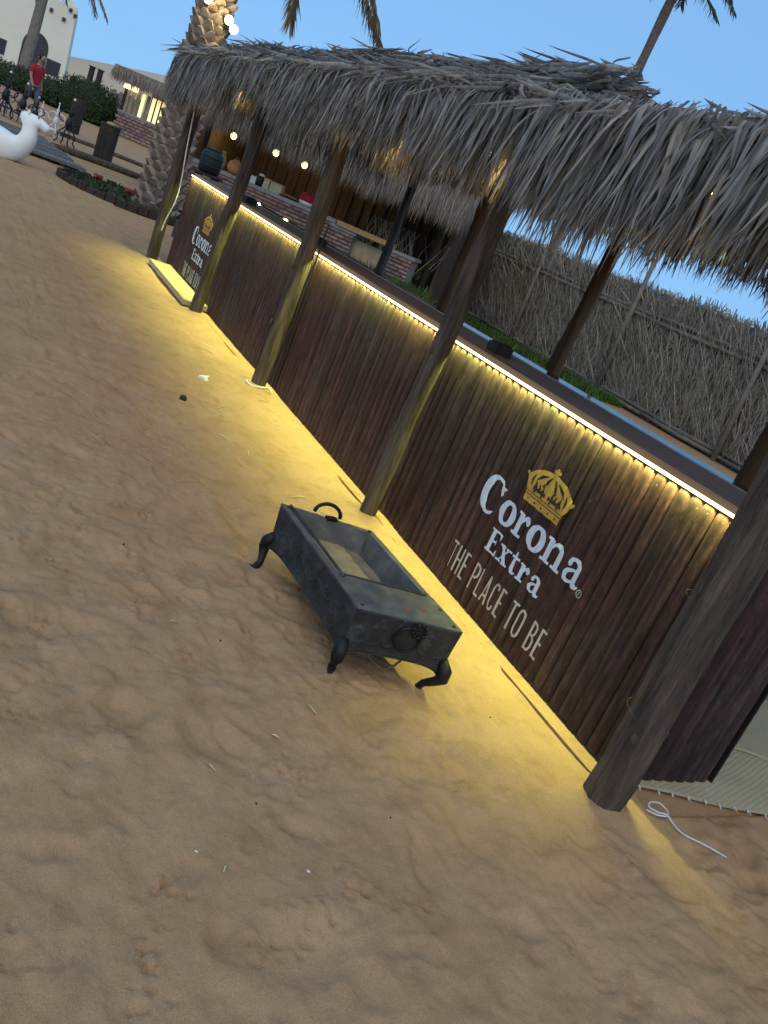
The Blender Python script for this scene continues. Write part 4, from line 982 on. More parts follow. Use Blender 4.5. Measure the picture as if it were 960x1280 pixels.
cable('ground_cord', [(1.565, -2.560, .018), (1.535, -2.585, .022), (1.53, -2.635, .02), (1.555, -2.665, .018), (1.59, -2.655, .022), (1.595, -2.61, .024), (1.57, -2.575, .026), (1.54, -2.595, .028), (1.53, -2.63, .026), (1.50, -2.640, .016), (1.465, -2.640, .014), (1.435, -2.660, .014), (1.408, -2.695, .014), (1.375, -2.735, .012), (1.345, -2.775, .006)], .0032, M['cord'], 'pale twisted cord with a loop lying on the sand by the mat', 'cord')
cable('wire_scrap', [(5.98, -2.36, .01), (6.02, -2.33, .03), (5.97, -2.30, .03), (5.92, -2.33, .02), (5.90, -2.40, .03), (5.86, -2.44, .05), (5.84, -2.47, .02)], .006, M['white'], 'white wire scrap curled at the foot of the middle post', 'wire')

# woven mats
def woven(name, quad, label, z, fringe=True, cat='mat'):
    a, b, c, d = [Vector((*p, 0)) for p in quad]; t = thing(name, label, cat, (a.x, a.y, 0), 'woven reed mats')
    nu, nv = 60, 40; V = []; F = []
    for i in range(nu+1):
        for j in range(nv+1):
            p = (a*(1-i/nu)+b*i/nu)*(1-j/nv)+(d*(1-i/nu)+c*i/nu)*j/nv
            V.append((p.x, p.y, z+.0012*((i+j) % 2)+.004*math.sin(i*.21+j*.13)))
    F = [(i*(nv+1)+j, i*(nv+1)+j+1, (i+1)*(nv+1)+j+1, (i+1)*(nv+1)+j) for i in range(nu) for j in range(nv)]
    n = len(V); V += [(v[0], v[1], v[2]-.012) for v in V]; F += [tuple(k+n for k in f[::-1]) for f in F]
    for i in range(nu):
        for j in (0, nv): k = i*(nv+1)+j; F.append((k, k+nv+1, k+nv+1+n, k+n))
    for j in range(nv):
        for i in (0, nu): k = i*(nv+1)+j; F.append((k, k+1, k+1+n, k+n))
    MB().add(V, F).build('weave', M['matting'], t, False)
    if fringe:
        rr = random.Random(3)
        for k in range(15):
            s = .02+k/15+.02*rr.random(); p = a*(1-s)+b*s
            for q in range(3):
                e = p+Vector((-.012-.016*rr.random(), .012*(rr.random()-.5)+.004, 0)); m_ = (p+e)/2+Vector((0, .008*(rr.random()-.5), .006))
                MB().tube([(p.x, p.y, z), (m_.x, m_.y, .014), (e.x, e.y, .006)], [.0025, .002, .001], 4).build('fringe_thread', M['cord'], t)
    return t
woven('woven_mat', [(1.705, -2.615), (1.42, -3.70), (1.90, -3.80), (2.10, -2.62)], 'pale woven reed mat with white fringe at the near end of the bar', .014)
woven('woven_mat', [(1.93, -3.45), (1.70, -4.05), (4.2, -4.7), (4.2, -2.9)], 'second woven reed mat overlapping the fringed one behind the side panel', .032, False)

# litter on the sand
rr = random.Random(31)
for i, (x, y, L, a) in enumerate(((2.03, -1.37, .06, .3), (3.9, -2.0, .12, 2.0), (3.75, -2.05, .10, 1.2), (4.6, -1.75, .10, .6), (5.2, -1.9, .13, 2.4), (5.05, -1.8, .09, .9), (4.4, -1.85, .08, 2.8), (1.75, -.95, .035, .5), (6.7, -2.15, .16, 1.0), (6.4, -2.1, .12, 2.2), (6.9, -2.2, .14, .4), (3.3, -1.95, .08, .2), (2.5, -1.0, .03, 1.5), (1.4, -.9, .03, 2.5), (5.6, -2.33, .10, 1.9), (1.9, -1.2, .03, 1.0))):
    z = gz(x, y)+.006; c, s = math.cos(a), math.sin(a)
    o = MB().tube([(x-c*L/2, y-s*L/2, z), (x, y+.004, z+.006), (x+c*L/2, y+s*L/2, z+.001)], [.002, .0028, .0015], 5).build('straw', M['straw'], None, True)
    tag(o, 'short pale straw lying on the sand', 'straw', 'straws scattered on the sand')
for i, (x, y, s) in enumerate(((5.15, -1.62, .030), (1.62, -1.05, .004), (1.9, -1.75, .004), (1.75, -1.95, .0045), (2.05, -2.15, .004), (3.0, -.9, .005), (1.55, -1.45, .0035), (2.4, -1.15, .0045))):
    o = MB().sphere((x, y, gz(x, y)+s*.4), s, 9, 6, (1, .8, .7)).build('pebble', M['dark'], None, True)
    tag(o, 'thumb sized dark stone on the lit sand left of the bar' if i == 0 else 'tiny dark pebble lying on the sand', 'pebble', None if i == 0 else 'dark pebbles on the sand')
for i, (x, y, s, lb) in enumerate(((5.75, -1.90, .035, 'crumpled white paper scrap on the lit sand by the middle post'), (1.46, -.84, .005, 'tiny white shell bit on the near sand'), (1.38, -1.12, .005, 'tiny pale shell bit right of the first one'))):
    p = (x, y, gz(x, y)+s*.3); m_ = MB().box(p, (s*2, s*1.3, s*.5), Matrix.Rotation(.6, 3, 'Z'), .7); i == 0 and m_.add([(p[0]-s, p[1], p[2]), (p[0]+s*.6, p[1]+s, p[2]+s*.2), (p[0]+s*.2, p[1]-s*1.3, p[2]+s*.7)], [(0, 1, 2)])
    tag(m_.build('paper_scrap' if i == 0 else 'shell_bit', M['white']), lb, 'litter')

# ------------------------------------------------------------------ date palms
def frond(parent, path, leaf, n, m_leaf, m_rib, droop=.6, name='frond', width=.03, ribr=.03):
    P = [Vector(p) for p in path]; pts = []
    for i in range(len(P)-1):
        p0, p1, p2, p3 = P[max(i-1, 0)], P[i], P[i+1], P[min(i+2, len(P)-1)]
        for j in range(8): t = j/8; pts.append(.5*((2*p1)+(p2-p0)*t+(2*p0-5*p1+4*p2-p3)*t*t+(3*p1-p0-3*p2+p3)*t**3))
    pts.append(P[-1]); m = len(pts)
    rib = MB().tube(pts, [ribr*(1-.85*i/m) for i in range(m)], 5).build(name, m_rib, parent, True)
    V, F, R = [], [], []; rr = random.Random(n+int(path[0][0]*10))
    for k in range(n):
        f = .12+.88*k/n; i = min(m-2, int(f*(m-1))); t = f*(m-1)-i; p = pts[i]*(1-t)+pts[i+1]*t; d = (pts[i+1]-pts[i]).normalized()
        side = d.cross(Vector((0, 0, 1))); side = side.normalized() if side.length > .05 else Vector((1, 0, 0)); up = side.cross(d)
        for sg in (-1, 1):
            L = leaf*(.55+.45*math.sin(PI*min(1, f*.9+.1)))*rr.uniform(.8, 1.1)
            dr_ = (d*rr.uniform(.5, .8)+side*sg*rr.uniform(.5, .9)+up*rr.uniform(.0, .35)+Vector((0, 0, -droop*rr.uniform(.6, 1.2)))).normalized()
            q = dr_.cross(d); q = q.normalized() if q.length > .01 else up; b = len(V); w = width*rr.uniform(.7, 1.1)
            mid = p+dr_*L*.5+Vector((0, 0, -.03*L)); e = p+dr_*L+Vector((0, 0, -droop*.22*L))
            V += [p-q*w*.3, p+q*w*.3, mid+q*w*.5, mid-q*w*.5, e+q*w*.08, e-q*w*.08]; F += [(b, b+1, b+2, b+3), (b+3, b+2, b+4, b+5)]; R += [rr.random()]*6
    np_mesh('leaflets', np.array([tuple(v) for v in V]), np.array(F), m_leaf, rib, False, np.array(R), 'stuff')
    return rib
# big palm by the far end of the bar: every leaf base is a piece
bp = thing('date_palm', 'thick date palm trunk with diamond leaf bases beside the far end of the bar', 'palm tree', (15.65, -3.42, 0))
def trunk_c(z): return Vector((15.65+.06*z, -3.42-.03*z+.012*z*z*.3, z))
def trunk_r(z): return .30+.05*math.exp(-z*1.6)-.012*z+(.10*math.exp(-((z-4.9)/.8)**2))
MB().tube([trunk_c(z) for z in np.linspace(-.1, 5.4, 24)], [trunk_r(z) for z in np.linspace(-.1, 5.4, 24)], 14).build('trunk', M['trunk'], bp, True)
bmh = MB(); bmh.add([(-.13, -.02, -.02), (.13, -.02, -.02), (.10, .045, .05), (-.10, .045, .05), (-.035, .10, .145), (.035, .10, .145), (.03, .02, .17), (-.03, .02, .17), (-.09, -.03, .11), (.09, -.03, .11)],
        [(0, 1, 2, 3), (3, 2, 5, 4), (4, 5, 6, 7), (7, 6, 9, 8), (8, 0, 3, 4), (8, 4, 7), (1, 9, 5, 2), (9, 6, 5), (0, 8, 9, 1)])
boot_me = bpy.data.meshes.new('leaf_base'); boot_me.from_pydata(bmh.v, [], bmh.f); boot_me.materials.append(M['boot']); boot_me.update()
o3 = OFF[bp.name]; k = 0; z = .02; rr = random.Random(2)
while z < 5.2:
    na = 9
    for j in range(na):
        a = 2*PI*(j+.5*(k % 2))/na+rr.uniform(-.05, .05); c = trunk_c(z); rad = trunk_r(z)-.015
        p = c+Vector((math.cos(a), math.sin(a), 0))*rad-o3
        if math.cos(a-math.radians(168)) < -.25: continue
        link_mesh('leaf_base', boot_me, bp, tuple(p), (rr.uniform(-.12, .12), rr.uniform(-.1, .1), a-PI/2), (rr.uniform(.85, 1.1),)*2+(rr.uniform(.85, 1.1)*1.05,))
    z += .135; k += 1
top = trunk_c(5.5)
for i, path in enumerate(([top, (16.3, -4.2, 6.3), (15.9, -5.0, 5.6), (15.35, -5.65, 4.55), (14.95, -6.05, 3.95)], [top, (16.2, -4.3, 6.5), (15.75, -5.1, 5.7), (15.3, -5.6, 4.8), (15.0, -5.85, 4.25)], [top, (16.2, -4.0, 5.9), (15.9, -4.35, 5.0), (15.65, -4.55, 4.2), (15.55, -4.62, 3.72)],
        [top, (16.5, -3.0, 6.6), (17, -1.9, 6.4), (17.3, -1.2, 5.7)], [top, (17.2, -3.7, 6.6), (18.5, -3.9, 6.4), (19.2, -4.0, 5.7)], [top, (15.1, -3.0, 6.7), (14.0, -2.6, 6.8), (13.3, -2.4, 6.3)], [top, (15.6, -4.1, 7.0), (15.3, -4.6, 8.0), (15.1, -4.9, 8.6)], [top, (16.8, -4.5, 6.9), (17.6, -5.6, 6.8), (18.1, -6.2, 6.1)])):
    frond(bp, [tuple(p) for p in path], .50, 130, M['palmleaf_dry'] if i < 3 else M['palmleaf'], M['boot'], 1.0 if i < 3 else .6, 'frond', .030, .03)
# spot lamps strapped to the palm
for i, (x, y, z) in enumerate(((15.60, -3.28, 3.42), (15.52, -3.66, 3.27), (15.46, -3.76, 3.17))):
    t = thing('spot_lamp', ['lit spot lamp on the palm trunk, at its left edge near the top of view', 'upper of the two lit spot lamps at the right edge of the palm trunk', 'lower of the two lit spot lamps at the right edge of the palm trunk'][i], 'spot lamp', (x, y, z), 'spot lamps on the palm trunk')
    MB().lathe([(.03, -.06), (.07, -.03), (.085, .03), (.08, .035)], (x, y, z), 12).build('housing', M['black'], t, True)
    MB().sphere((x-.03, y, z+.01), .075, 12, 8).build('lens', M['lampglow'], t, True)
    MB().box((x+.09, y, z-.02), (.16, .03, .03)).build('bracket', M['black'], t)
    ld = bpy.data.lights.new('spot_light', 'POINT'); ld.energy = 7; ld.color = (1, .78, .40); ld.shadow_soft_size = .04
    lo = bpy.data.objects.new('spot_light', ld); COL.objects.link(lo); lo.parent = t; lo.location = (-.16, 0, .02)
# planted ring round the palm
bed = thing('flower_bed', 'round dark-edged planting bed with two red flowers at the foot of the palm', 'flower bed', (15.95, -3.20, 0))
BC = Vector((15.95, -3.05, 0)); BR_ = 1.15
MB().lathe([(BR_+.03, -.05), (BR_+.03, .08), (BR_-.04, .09), (BR_-.05, .03), (.02, .05)], tuple(BC), 40).build('soil', M['soil'], bed)
for k in range(44):
    a = 2*PI*k/44; c = BC+Vector((math.cos(a), math.sin(a), 0))*(BR_+.05); MB().box((c.x, c.y, .05+.02*math.sin(k*2.1)), (.07, .160, .13+.02*math.sin(k*1.7)), Matrix.Rotation(a, 3, 'Z')).build('edging_stone', M['darkwood'], bed)
T = []; rr = random.Random(14)
for k in range(420):
    a = rr.random()*6.3; q_ = math.sqrt(rr.random())*1.02; T.append((rr.randrange(8), euler(rr.gauss(0, .6), rr.gauss(0, .6), rr.random()*6), np.array((BC.x+q_*math.cos(a), BC.y+q_*math.sin(a), .03)), rr.random()))
    T[-1] = (T[-1][0], T[-1][1] @ np.diag([.7, .7, rr.uniform(.06, .14)]), T[-1][2], T[-1][3])
V, F, R_ = scatter(SV, T); np_mesh('plants', V, F, M['leafgreen'], bed, True, R_, 'stuff')
for (x, y, zz) in ((15.92, -2.45, .22), (15.70, -2.95, .19)):
    f = MB()
    for q_ in range(6): f.sphere((x+.045*math.cos(q_), y+.045*math.sin(q_), zz+.02*(q_ % 2)), .045, 6, 4, (1, 1, .7))
    fl = f.build('flower', M['redflower'], bed, True); MB().tube([(x, y, .05), (x, y, zz)], .008, 4).build('stem', M['grass'], fl)
# tall palm behind the fence
tp = thing('tall_palm', 'tall slim palm rising behind the thatch roof and reed fence', 'palm tree', (20.14, -14.8, 0))
tc = lambda z: (20.14+.02*z, -14.8-.045*z, z)
MB().tube([tc(z) for z in np.linspace(-.1, 9.6, 20)], [.155-.004*z+.012*math.sin(z*9) for z in np.linspace(-.1, 9.6, 20)], 12).build('trunk', M['trunk'], tp, True)
top = Vector(tc(9.45))
for i in range(11):
    a = i*2*PI/11+.3; Lf = 1.25+.4*((i*7) % 3)/2; h = .35+.5*((i*5) % 4)/3; d = Vector((math.cos(a), math.sin(a), 0))
    frond(tp, [tuple(top), tuple(top+d*Lf*.35+Vector((0, 0, h*.5))), tuple(top+d*Lf*.75+Vector((0, 0, h*.35))), tuple(top+d*Lf*1.15+Vector((0, 0, -.10)))], .36, 26, M['palmleaf'], M['palmleaf'], .75, 'frond', .06, .035)
MB().lathe([(.13, -.5), (.20, -.1), (.16, .2), (.04, .4)], tuple(top), 10).build('crown_shaft', M['boot'], tp, True)

# ------------------------------------------------------------------ far left background
CRn, CUn, CDn = np.array(CR), np.array(CU), np.array(CDIR)
RHV = Vector((-.547, -.837, 0)); FHV = Vector((.837, -.547, 0)); BROT = Matrix((RHV, FHV, Vector((0, 0, 1)))).transposed()
# white fort
FO = Vector((78.2, -5.4, 0)); FRH = Vector((-.115, -.9934, 0)); FFW = Vector((.9934, -.115, 0)); FROT = Matrix((FRH, FFW, Vector((0, 0, 1)))).transposed()
def fp(u, v, z): return FO+FRH*u*.88+FFW*v+Vector((0, 0, z))
fort = thing('fort_building', 'white plastered fort with sloping walls, dark arched door and dark windows', 'building', tuple(FO))
mb = MB(); V = []; F = []
outl = [(-14, 0), (2.7, 0), (2.7, 12), (-14, 12)]
H_ = 6.2; inset = .35
for (u, v) in outl: V.append(fp(u, v, -.5))
for (u, v) in outl: V.append(fp(u-inset*(1 if u > 0 else -1), v+inset*(1 if v < 6 else -1), H_))
mb.add(V, [(0, 1, 5, 4), (1, 2, 6, 5), (2, 3, 7, 6), (3, 0, 4, 7), (4, 5, 6, 7)]); mb.build('wall', M['fort'], fort)
for i, u in enumerate(np.arange(-13.2, 2.3, 1.25)):
    h = .55 if u < 1.2 else .35
    MB().box(tuple(fp(u, .62, H_+h/2-.01)), (.75, .5, h), FROT, .8).build('merlon', M['fort'], fort)
def wpt(u, z, out=.06): return fp(u, inset*(z+.5)/(H_+.5)-out, z)
def panel(u0, u1, z0, z1, name, m, out=.06):
    a, b, c, d = wpt(u0, z0, out), wpt(u1, z0, out), wpt(u1, z1, out), wpt(u0, z1, out); n = FFW*.12
    return MB().add([a, b, c, d, a+n, b+n, c+n, d+n], [(0, 1, 2, 3), (4, 7, 6, 5), (0, 4, 5, 1), (1, 5, 6, 2), (2, 6, 7, 3), (3, 7, 4, 0)]).build(name, m, fort)
def arch(u0, u1, z0, z1, out=.06):
    cu, r_ = (u0+u1)/2, (u1-u0)/2; P = [(u0, z0), (u1, z0)]+[(cu+r_*math.cos(PI*k/12), z1-r_+r_*math.sin(PI*k/12)) for k in range(13)]
    A = [wpt(u, z, out) for u, z in P]; B = [p+FFW*.12 for p in A]; n = len(P)
    return MB().add(A+B, [tuple(range(n))]+[(i, i+n, (i+1) % n+n, (i+1) % n) for i in range(n)]).build('door', M['fort_dark'], fort)
arch(-1.15, .95, .3, 3.5)
for (u0, u1) in ((-3.9, -2.3), (1.0, 2.15)):
    w = panel(u0, u1, 1.0, 2.05, 'window', M['fort_dark'])
    for k in range(5): o = panel(u0+.06, u1-.06, 1.06+k*.2, 1.06+k*.2+.11, 'louvre', M['fort_dark'], .10); o.parent = w
for u, z in ((-.9, 5.4), (.3, 5.2), (1.4, 4.95), (-2.4, 5.5), (1.75, 5.75), (2.2, 5.5)): panel(u, u+.28, z, z+.26, 'beam_end_or_hole', M['fort_dark'], .12)  # dark panels standing in for the shade inside small square beam holes
# low slim palm in front of the fort
lp = thing('slim_palm', 'slim palm with smooth grey trunk in front of the white fort', 'palm tree', (57.7, -3.5, 0))
lc = lambda z: (57.7+.25*z, -3.55-.075*z+.004*z*z, z)
MB().tube([lc(z) for z in np.linspace(-.1, 6.2, 14)], [.33-.012*z for z in np.linspace(-.1, 6.2, 14)], 10).build('trunk', M['fence_pole'], lp, True)
top = Vector(lc(6.1))
for i in range(10):
    a = i*2*PI/10+.2; d = Vector((math.cos(a), math.sin(a), 0)); Lf = 3.0
    frond(lp, [tuple(top), tuple(top+d*Lf*.4+Vector((0, 0, .6))), tuple(top+d*Lf*.85+Vector((0, 0, .2))), tuple(top+d*Lf*1.15+Vector((0, 0, -.9)))], .6, 26, M['palmleaf_dry'], M['palmleaf'], .8, 'frond', .08, .05)
# hedge: rounded bushes
def bush(c, sc, n, seed, parent, leaf=.16, m='leafgreen'):
    rr = random.Random(seed); T = []
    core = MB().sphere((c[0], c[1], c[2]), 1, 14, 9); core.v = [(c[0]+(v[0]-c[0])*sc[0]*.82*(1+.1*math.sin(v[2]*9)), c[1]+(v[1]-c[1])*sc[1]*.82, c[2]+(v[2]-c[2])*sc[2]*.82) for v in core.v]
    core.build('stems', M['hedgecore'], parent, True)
    for k in range(n):
        a, b = rr.random()*2*PI, math.acos(rr.uniform(-.5, 1)); r_ = 1+rr.gauss(-.06, .10)
        p = np.array((c[0]+sc[0]*r_*math.sin(b)*math.cos(a), c[1]+sc[1]*r_*math.sin(b)*math.sin(a), c[2]+sc[2]*r_*math.cos(b)))
        T.append((rr.randrange(8), euler(rr.gauss(0, .9), rr.gauss(0, .9), rr.random()*6.3) @ np.diag([1.5*leaf*3, 1.5*leaf*3, leaf*rr.uniform(.7, 1.5)]), p, rr.random()))
    V, F, R_ = scatter(SV, T); return np_mesh('leaves', V, F, M[m], parent, True, R_, 'stuff')
for i, (u, v, su, h, lb) in enumerate(((-9.4, 0, 2.4, .95, 'clipped green hedge section in front of the fort, farthest left'), (-5.6, -.3, 2.6, .9, 'clipped green hedge section below the arched fort door'), (-2.2, -.6, 1.9, .95, 'clipped green hedge section beside the person in red'), (.3, -1.1, 1.7, 1.45, 'taller loose green bush at the right end of the hedge'))):
    p = Vector((45.9, -6.0, 0))+RHV*u+FHV*v; t = thing('hedge', lb, 'hedge', tuple(p), 'hedge in front of the fort')
    bush((p.x, p.y, h*.42), (su*.72, su*.95, h*.72), 2200, 20+i, t)
# dark fences behind the hedge
for i, (u0, u1, h, y0, lb) in enumerate(((-.4, 1.7, 1.55, 56.2, 'dark slatted fence section between the fort and two posts'), (2.0, 3.9, 1.75, 55.6, 'grey shaggy fence section right of the two posts'))):
    b0 = Vector((56.2, -6.3, 0)); t = thing('dark_fence', lb, 'fence', tuple(b0+RHV*u0), 'dark fences by the hedge')
    u = u0; k = 0
    while u < u1:
        MB().box(tuple(b0+RHV*u+Vector((0, 0, h/2+.04*math.sin(k*2.3)))), (.17, .08, h+.08*math.sin(k*2.3)), BROT).build('slat', M['fort_dark'] if i == 0 else M['fence_pole'], t); u += .185; k += 1
    MB().box(tuple(b0+RHV*(u0+u1)/2+FHV*.08+Vector((0, 0, h*.6))), (u1-u0, .05, .1), BROT).build('rail', M['darkwood'], t)
for i, u in enumerate((.75, 1.25)):
    p = Vector((56.1, -6.3, 0))+RHV*u-FHV*.3; t = thing('gate_post', ['left one of two tall dark posts behind the bush', 'right one of two tall dark posts behind the bush'][i], 'post', tuple(p), 'pair of tall dark posts')
    MB().box((p.x, p.y, 1.2), (.24, .24, 2.4), BROT, .95).build('shaft', M['darkwood'], t); MB().box((p.x, p.y, 2.43), (.30, .30, .06), BROT).build('cap', M['darkwood'], t)
# kiosk with thatch and lit blinds
KO = Vector((43.15, -6.75, 0))
def kp(u, v, z): return tuple(KO+RHV*u+FHV*v+Vector((0, 0, z)))
kio = thing('thatched_kiosk', 'small thatched kiosk with brick base and yellow lit blinds', 'kiosk', tuple(KO))
def kbox(u0, u1, v0, v1, z0, z1, name, m, parent=kio): return MB().box(kp((u0+u1)/2, (v0+v1)/2, (z0+z1)/2), (u1-u0, v1-v0, z1-z0), BROT).build(name, m, parent)
kbox(0, 3.6, 0, .25, -.1, .95, 'base_wall', M['mortar']); kbox(-.06, 3.66, -.06, .3, .95, 1.05, 'sill', M['stone_top']); kbox(0, .25, .25, 3, -.1, .95, 'base_wall', M['mortar'])
T = []; BR2 = np.array(BROT); rr = random.Random(6); z = 0; row = 0
while z < .9:
    u = -.11*(row % 2)
    while u < 3.6: T.append((0, BR2 @ np.diag([.24, .06, .11]), np.array(kp(min(u+.13, 3.48), -.02+rr.uniform(-.01, .01), z+.07)), rr.random())); u += .27
    z += .135; row += 1
V, F, R_ = scatter(BVv, T); np_mesh('bricks', V, F, M['brick'], kio, False, R_, 'stuff')
for k in range(15):
    u = .1+k*.24; lit = u > .75
    kbox(u, u+.15, .05, .10, 1.05, 2.05, 'blind_slat', M['kiosk_lit'] if lit and k % 5 != 4 else M['kiosk_slat'])
kbox(2.05, 2.22, -.02, .12, 1.05, 2.15, 'mullion', M['darkwood']); kbox(0, .12, 0, .15, 1.05, 2.2, 'corner_post', M['darkwood'])
kbox(.1, 3.6, 2.8, 2.9, 0, 2.3, 'back_wall', M['hutwall'])
q = [kp(-.35, -.6, 2.55), kp(4.2, -.6, 2.55), kp(4.2, 3.4, 2.7), kp(-.35, 3.4, 2.7)]; q2 = [(p[0], p[1], p[2]+.18) for p in q]
MB().add(q+q2, [(0, 3, 2, 1), (4, 5, 6, 7), (0, 1, 5, 4), (1, 2, 6, 5), (2, 3, 7, 6), (3, 0, 4, 7)]).build('roof_mat', M['thatch_dark'], kio)
T = []
for k in range(1500):
    u = rr.uniform(-.4, 4.2); T.append((rr.randrange(10), BR2 @ euler(rr.gauss(0, .12), rr.gauss(0, .12), PI+rr.gauss(0, .5)) @ np.diag([1.1, 1.1, rr.uniform(.4, .75)]), np.array(kp(u, -.6+rr.uniform(-.1, .1), 2.72+rr.uniform(-.1, .05))), rr.random()))
for k in range(500):
    T.append((rr.randrange(10), BR2 @ euler(rr.gauss(0, .12), rr.gauss(0, .12), PI/2+rr.gauss(0, .5)) @ np.diag([1.1, 1.1, rr.uniform(.4, .7)]), np.array(kp(-.38, rr.uniform(-.6, 3.3), 2.72)), rr.random()))
V, F, R_ = scatter(BV, T); np_mesh('fringe', V, F, M['thatch_far'], kio, True, R_, 'stuff')
for i, u in enumerate((.12, .50)):
    MB().box(kp(u, -.10, 2.08), (.26, .10, .20), BROT).build('lamp', M['lampglow'], kio)
# bins
def bin_(p, h, w, lb, nm='litter_bin'):
    t = thing(nm, lb, 'bin', p); x, y, z = p
    MB().box((x, y, h/2), (w, w, h), BROT, 1.04).build('body', M['darkwood'], t)
    for s in (-1, 0, 1): MB().box(tuple(Vector((x, y, h*.45))+RHV*s*w*.31-FHV*(w*.51)), (w*.27, .02, h*.8), BROT).build('panel', M['dark'], t)
    MB().box((x, y, h+.02), (w*1.08, w*1.08, .05), BROT).build('lid', M['darkwood'], t)
    return t
bin_((23.95, -3.66, 0), .80, .35, 'dark wooden litter bin standing alone on the sand road')
tag(MB().sphere((23.95, -3.66, .86), .13, 10, 6, (1, 1, .45)).build('paper_bag', M['tan'], None, True), 'crumpled tan bag on top of the lone dark bin', 'bag')
bin_((30.6, -3.62, 0), .95, .30, 'dark box bin in front of the tall bush')
t = thing('edging_log', 'long weathered log edging the sand road by the lone bin', 'log', (22.3, -3.7, 0))
MB().tube([(21.4, -2.2, .05), (21.75, -2.9, .06), (21.9, -3.8, .05), (21.85, -4.9, .06)], [.07, .085, .08, .07], 9).build('log', M['post'], t, True)
MB().tube([(26.9, -2.85, .03), (27.2, -4.2, .03), (27.0, -5.4, .03)], [.06, .07, .06], 8).build('log', M['post'], t, True)
t = thing('shrub', 'small dark shrub beside the palm trunk and kiosk', 'shrub', (21.3, -4.75, 0))
bush((21.3, -4.75, .25), (.42, .42, .36), 260, 77, t, .07)
# plank deck
dk = thing('plank_deck', 'weathered grey plank deck beside the white camel statue', 'deck', (19.8, -1.4, 0))
rr = random.Random(17); a0 = math.radians(-70)
for k in range(15):
    x = 17.95+k*.30
    MB().box((x+rr.uniform(-.01, .01), -.70+.06*k*.2, .07+rr.uniform(-.01, .01)), (.27, 3.6+rr.uniform(-.08, .08)-.03*k, .05), Matrix.Rotation(.12, 3, 'Z')).build('plank', M['deck'], dk)
for y in (-2.1, .6): MB().box((20.1, y, .02), (4.3, .09, .06)).build('joist', M['darkwood'], dk)
# white camel statue: swept body, neck and head in one skin
def skinned(name, verts, edges, radii, m, parent=None, root=0, sub=2, loc=(0, 0, 0)):
    me = bpy.data.meshes.new(name); me.from_pydata([tuple(Vector(v)-off(parent)) for v in verts], edges, []); o = link_mesh(name, me, parent)
    md = o.modifiers.new('skin', 'SKIN'); md.use_smooth_shade = True
    for i, r_ in enumerate(radii):
        s = me.skin_vertices[0].data[i]; s.radius = (r_, r_) if not hasattr(r_, '__len__') else r_; s.use_root = (i == root)
    sm = o.modifiers.new('subdivision', 'SUBSURF'); sm.levels = sub; sm.render_levels = sub
    me.materials.append(m); OFF[o.name] = off(parent).copy(); 
    bpy.context.view_layer.update()
    dg = bpy.context.evaluated_depsgraph_get(); nm = bpy.data.meshes.new_from_object(o.evaluated_get(dg)); o.modifiers.clear(); o.data = nm
    if not nm.materials: nm.materials.append(m)
    return o
cam_t = thing('camel_statue', 'white lying camel statue with raised head, at the far left edge of the sand', 'statue', (15.75, -.8, 0))
CV = [(15.95, .2, .18), (15.92, -.15, .26), (15.88, -.55, .30), (15.80, -.92, .20), (15.72, -1.18, .22), (15.66, -1.28, .42), (15.70, -1.27, .60), (15.76, -1.20, .74), (15.69, -1.37, .71), (15.62, -1.53, .63), (15.9, .6, .20), (15.85, -1.05, .05), (15.95, -.45, .46), (15.95, -.45, .10), (15.83, -1.09, .765)]
CE = [(0, 1), (1, 2), (2, 3), (3, 4), (4, 5), (5, 6), (6, 7), (7, 8), (8, 9), (0, 10), (3, 11), (2, 12), (2, 13), (7, 14)]
cbod = skinned('body', CV, CE, [.26, .28, .27, .22, .20, .165, .120, .105, .090, .066, .22, .14, .14, .2, .045], M['camel'], cam_t, 2)
for sg in (-1, 1): MB().sphere((15.79+sg*.085, -1.20, .80), .026, 8, 6, (1, .7, 1.2)).build('ear', M['camel'], cam_t, True)
for sg in (-1, 1): MB().sphere((15.70+sg*.085, -1.34, .78), .014, 8, 5).build('eye', M['dark'], cam_t, True)
MB().tube([(15.55, -1.60, .635), (15.60, -1.625, .63), (15.66, -1.60, .635)], .006, 5).build('mouth', M['dark'], cam_t)
# ornamental iron lanterns behind the deck
def lantern(p, mA, label, sc=1.0):
    t = thing('iron_lantern', label, 'lantern', p, 'ornamental lanterns on the sand behind the deck'); x, y, z = p
    q_ = lambda a, b, c: (x+RHV.x*a*sc+FHV.x*b*sc, y+RHV.y*a*sc+FHV.y*b*sc, z+c*sc)
    b = MB().lathe([(r_*sc, h*sc) for r_, h in ((.03, .34), (.07, .40), (.085, .48), (.05, .58), (.03, .62), (.075, .66), (.03, .72), (.05, .78), (.018, .84), (.012, .95))], p, 12).build('body', mA, t, True)
    for k in range(4):
        a = PI/4+k*PI/2; MB().tube([q_(.03*math.cos(a), .03*math.sin(a), .40), q_(.20*math.cos(a), .20*math.sin(a), .22), q_(.17*math.cos(a), .17*math.sin(a), .08), q_(.24*math.cos(a), .24*math.sin(a), 0)], .016*sc, 5).build('leg', mA, t, True)
    for s in (-1, 1):
        MB().tube([q_(s*(.12+.15*math.sin(k*.36)), 0, .46+.15*(1-math.cos(k*.36))*.8+.0*k) for k in range(12)], .016*sc, 5).build('curl', mA, t, True)
    MB().lathe([(.16*sc, .20*sc), (.17*sc, .22*sc), (.14*sc, .24*sc)], p, 12).build('ring', mA, t)
    MB().sphere(q_(0, 0, .97), .03*sc, 8, 6).build('finial', M['white'] if mA is M['black'] else mA, t, True)
    return t
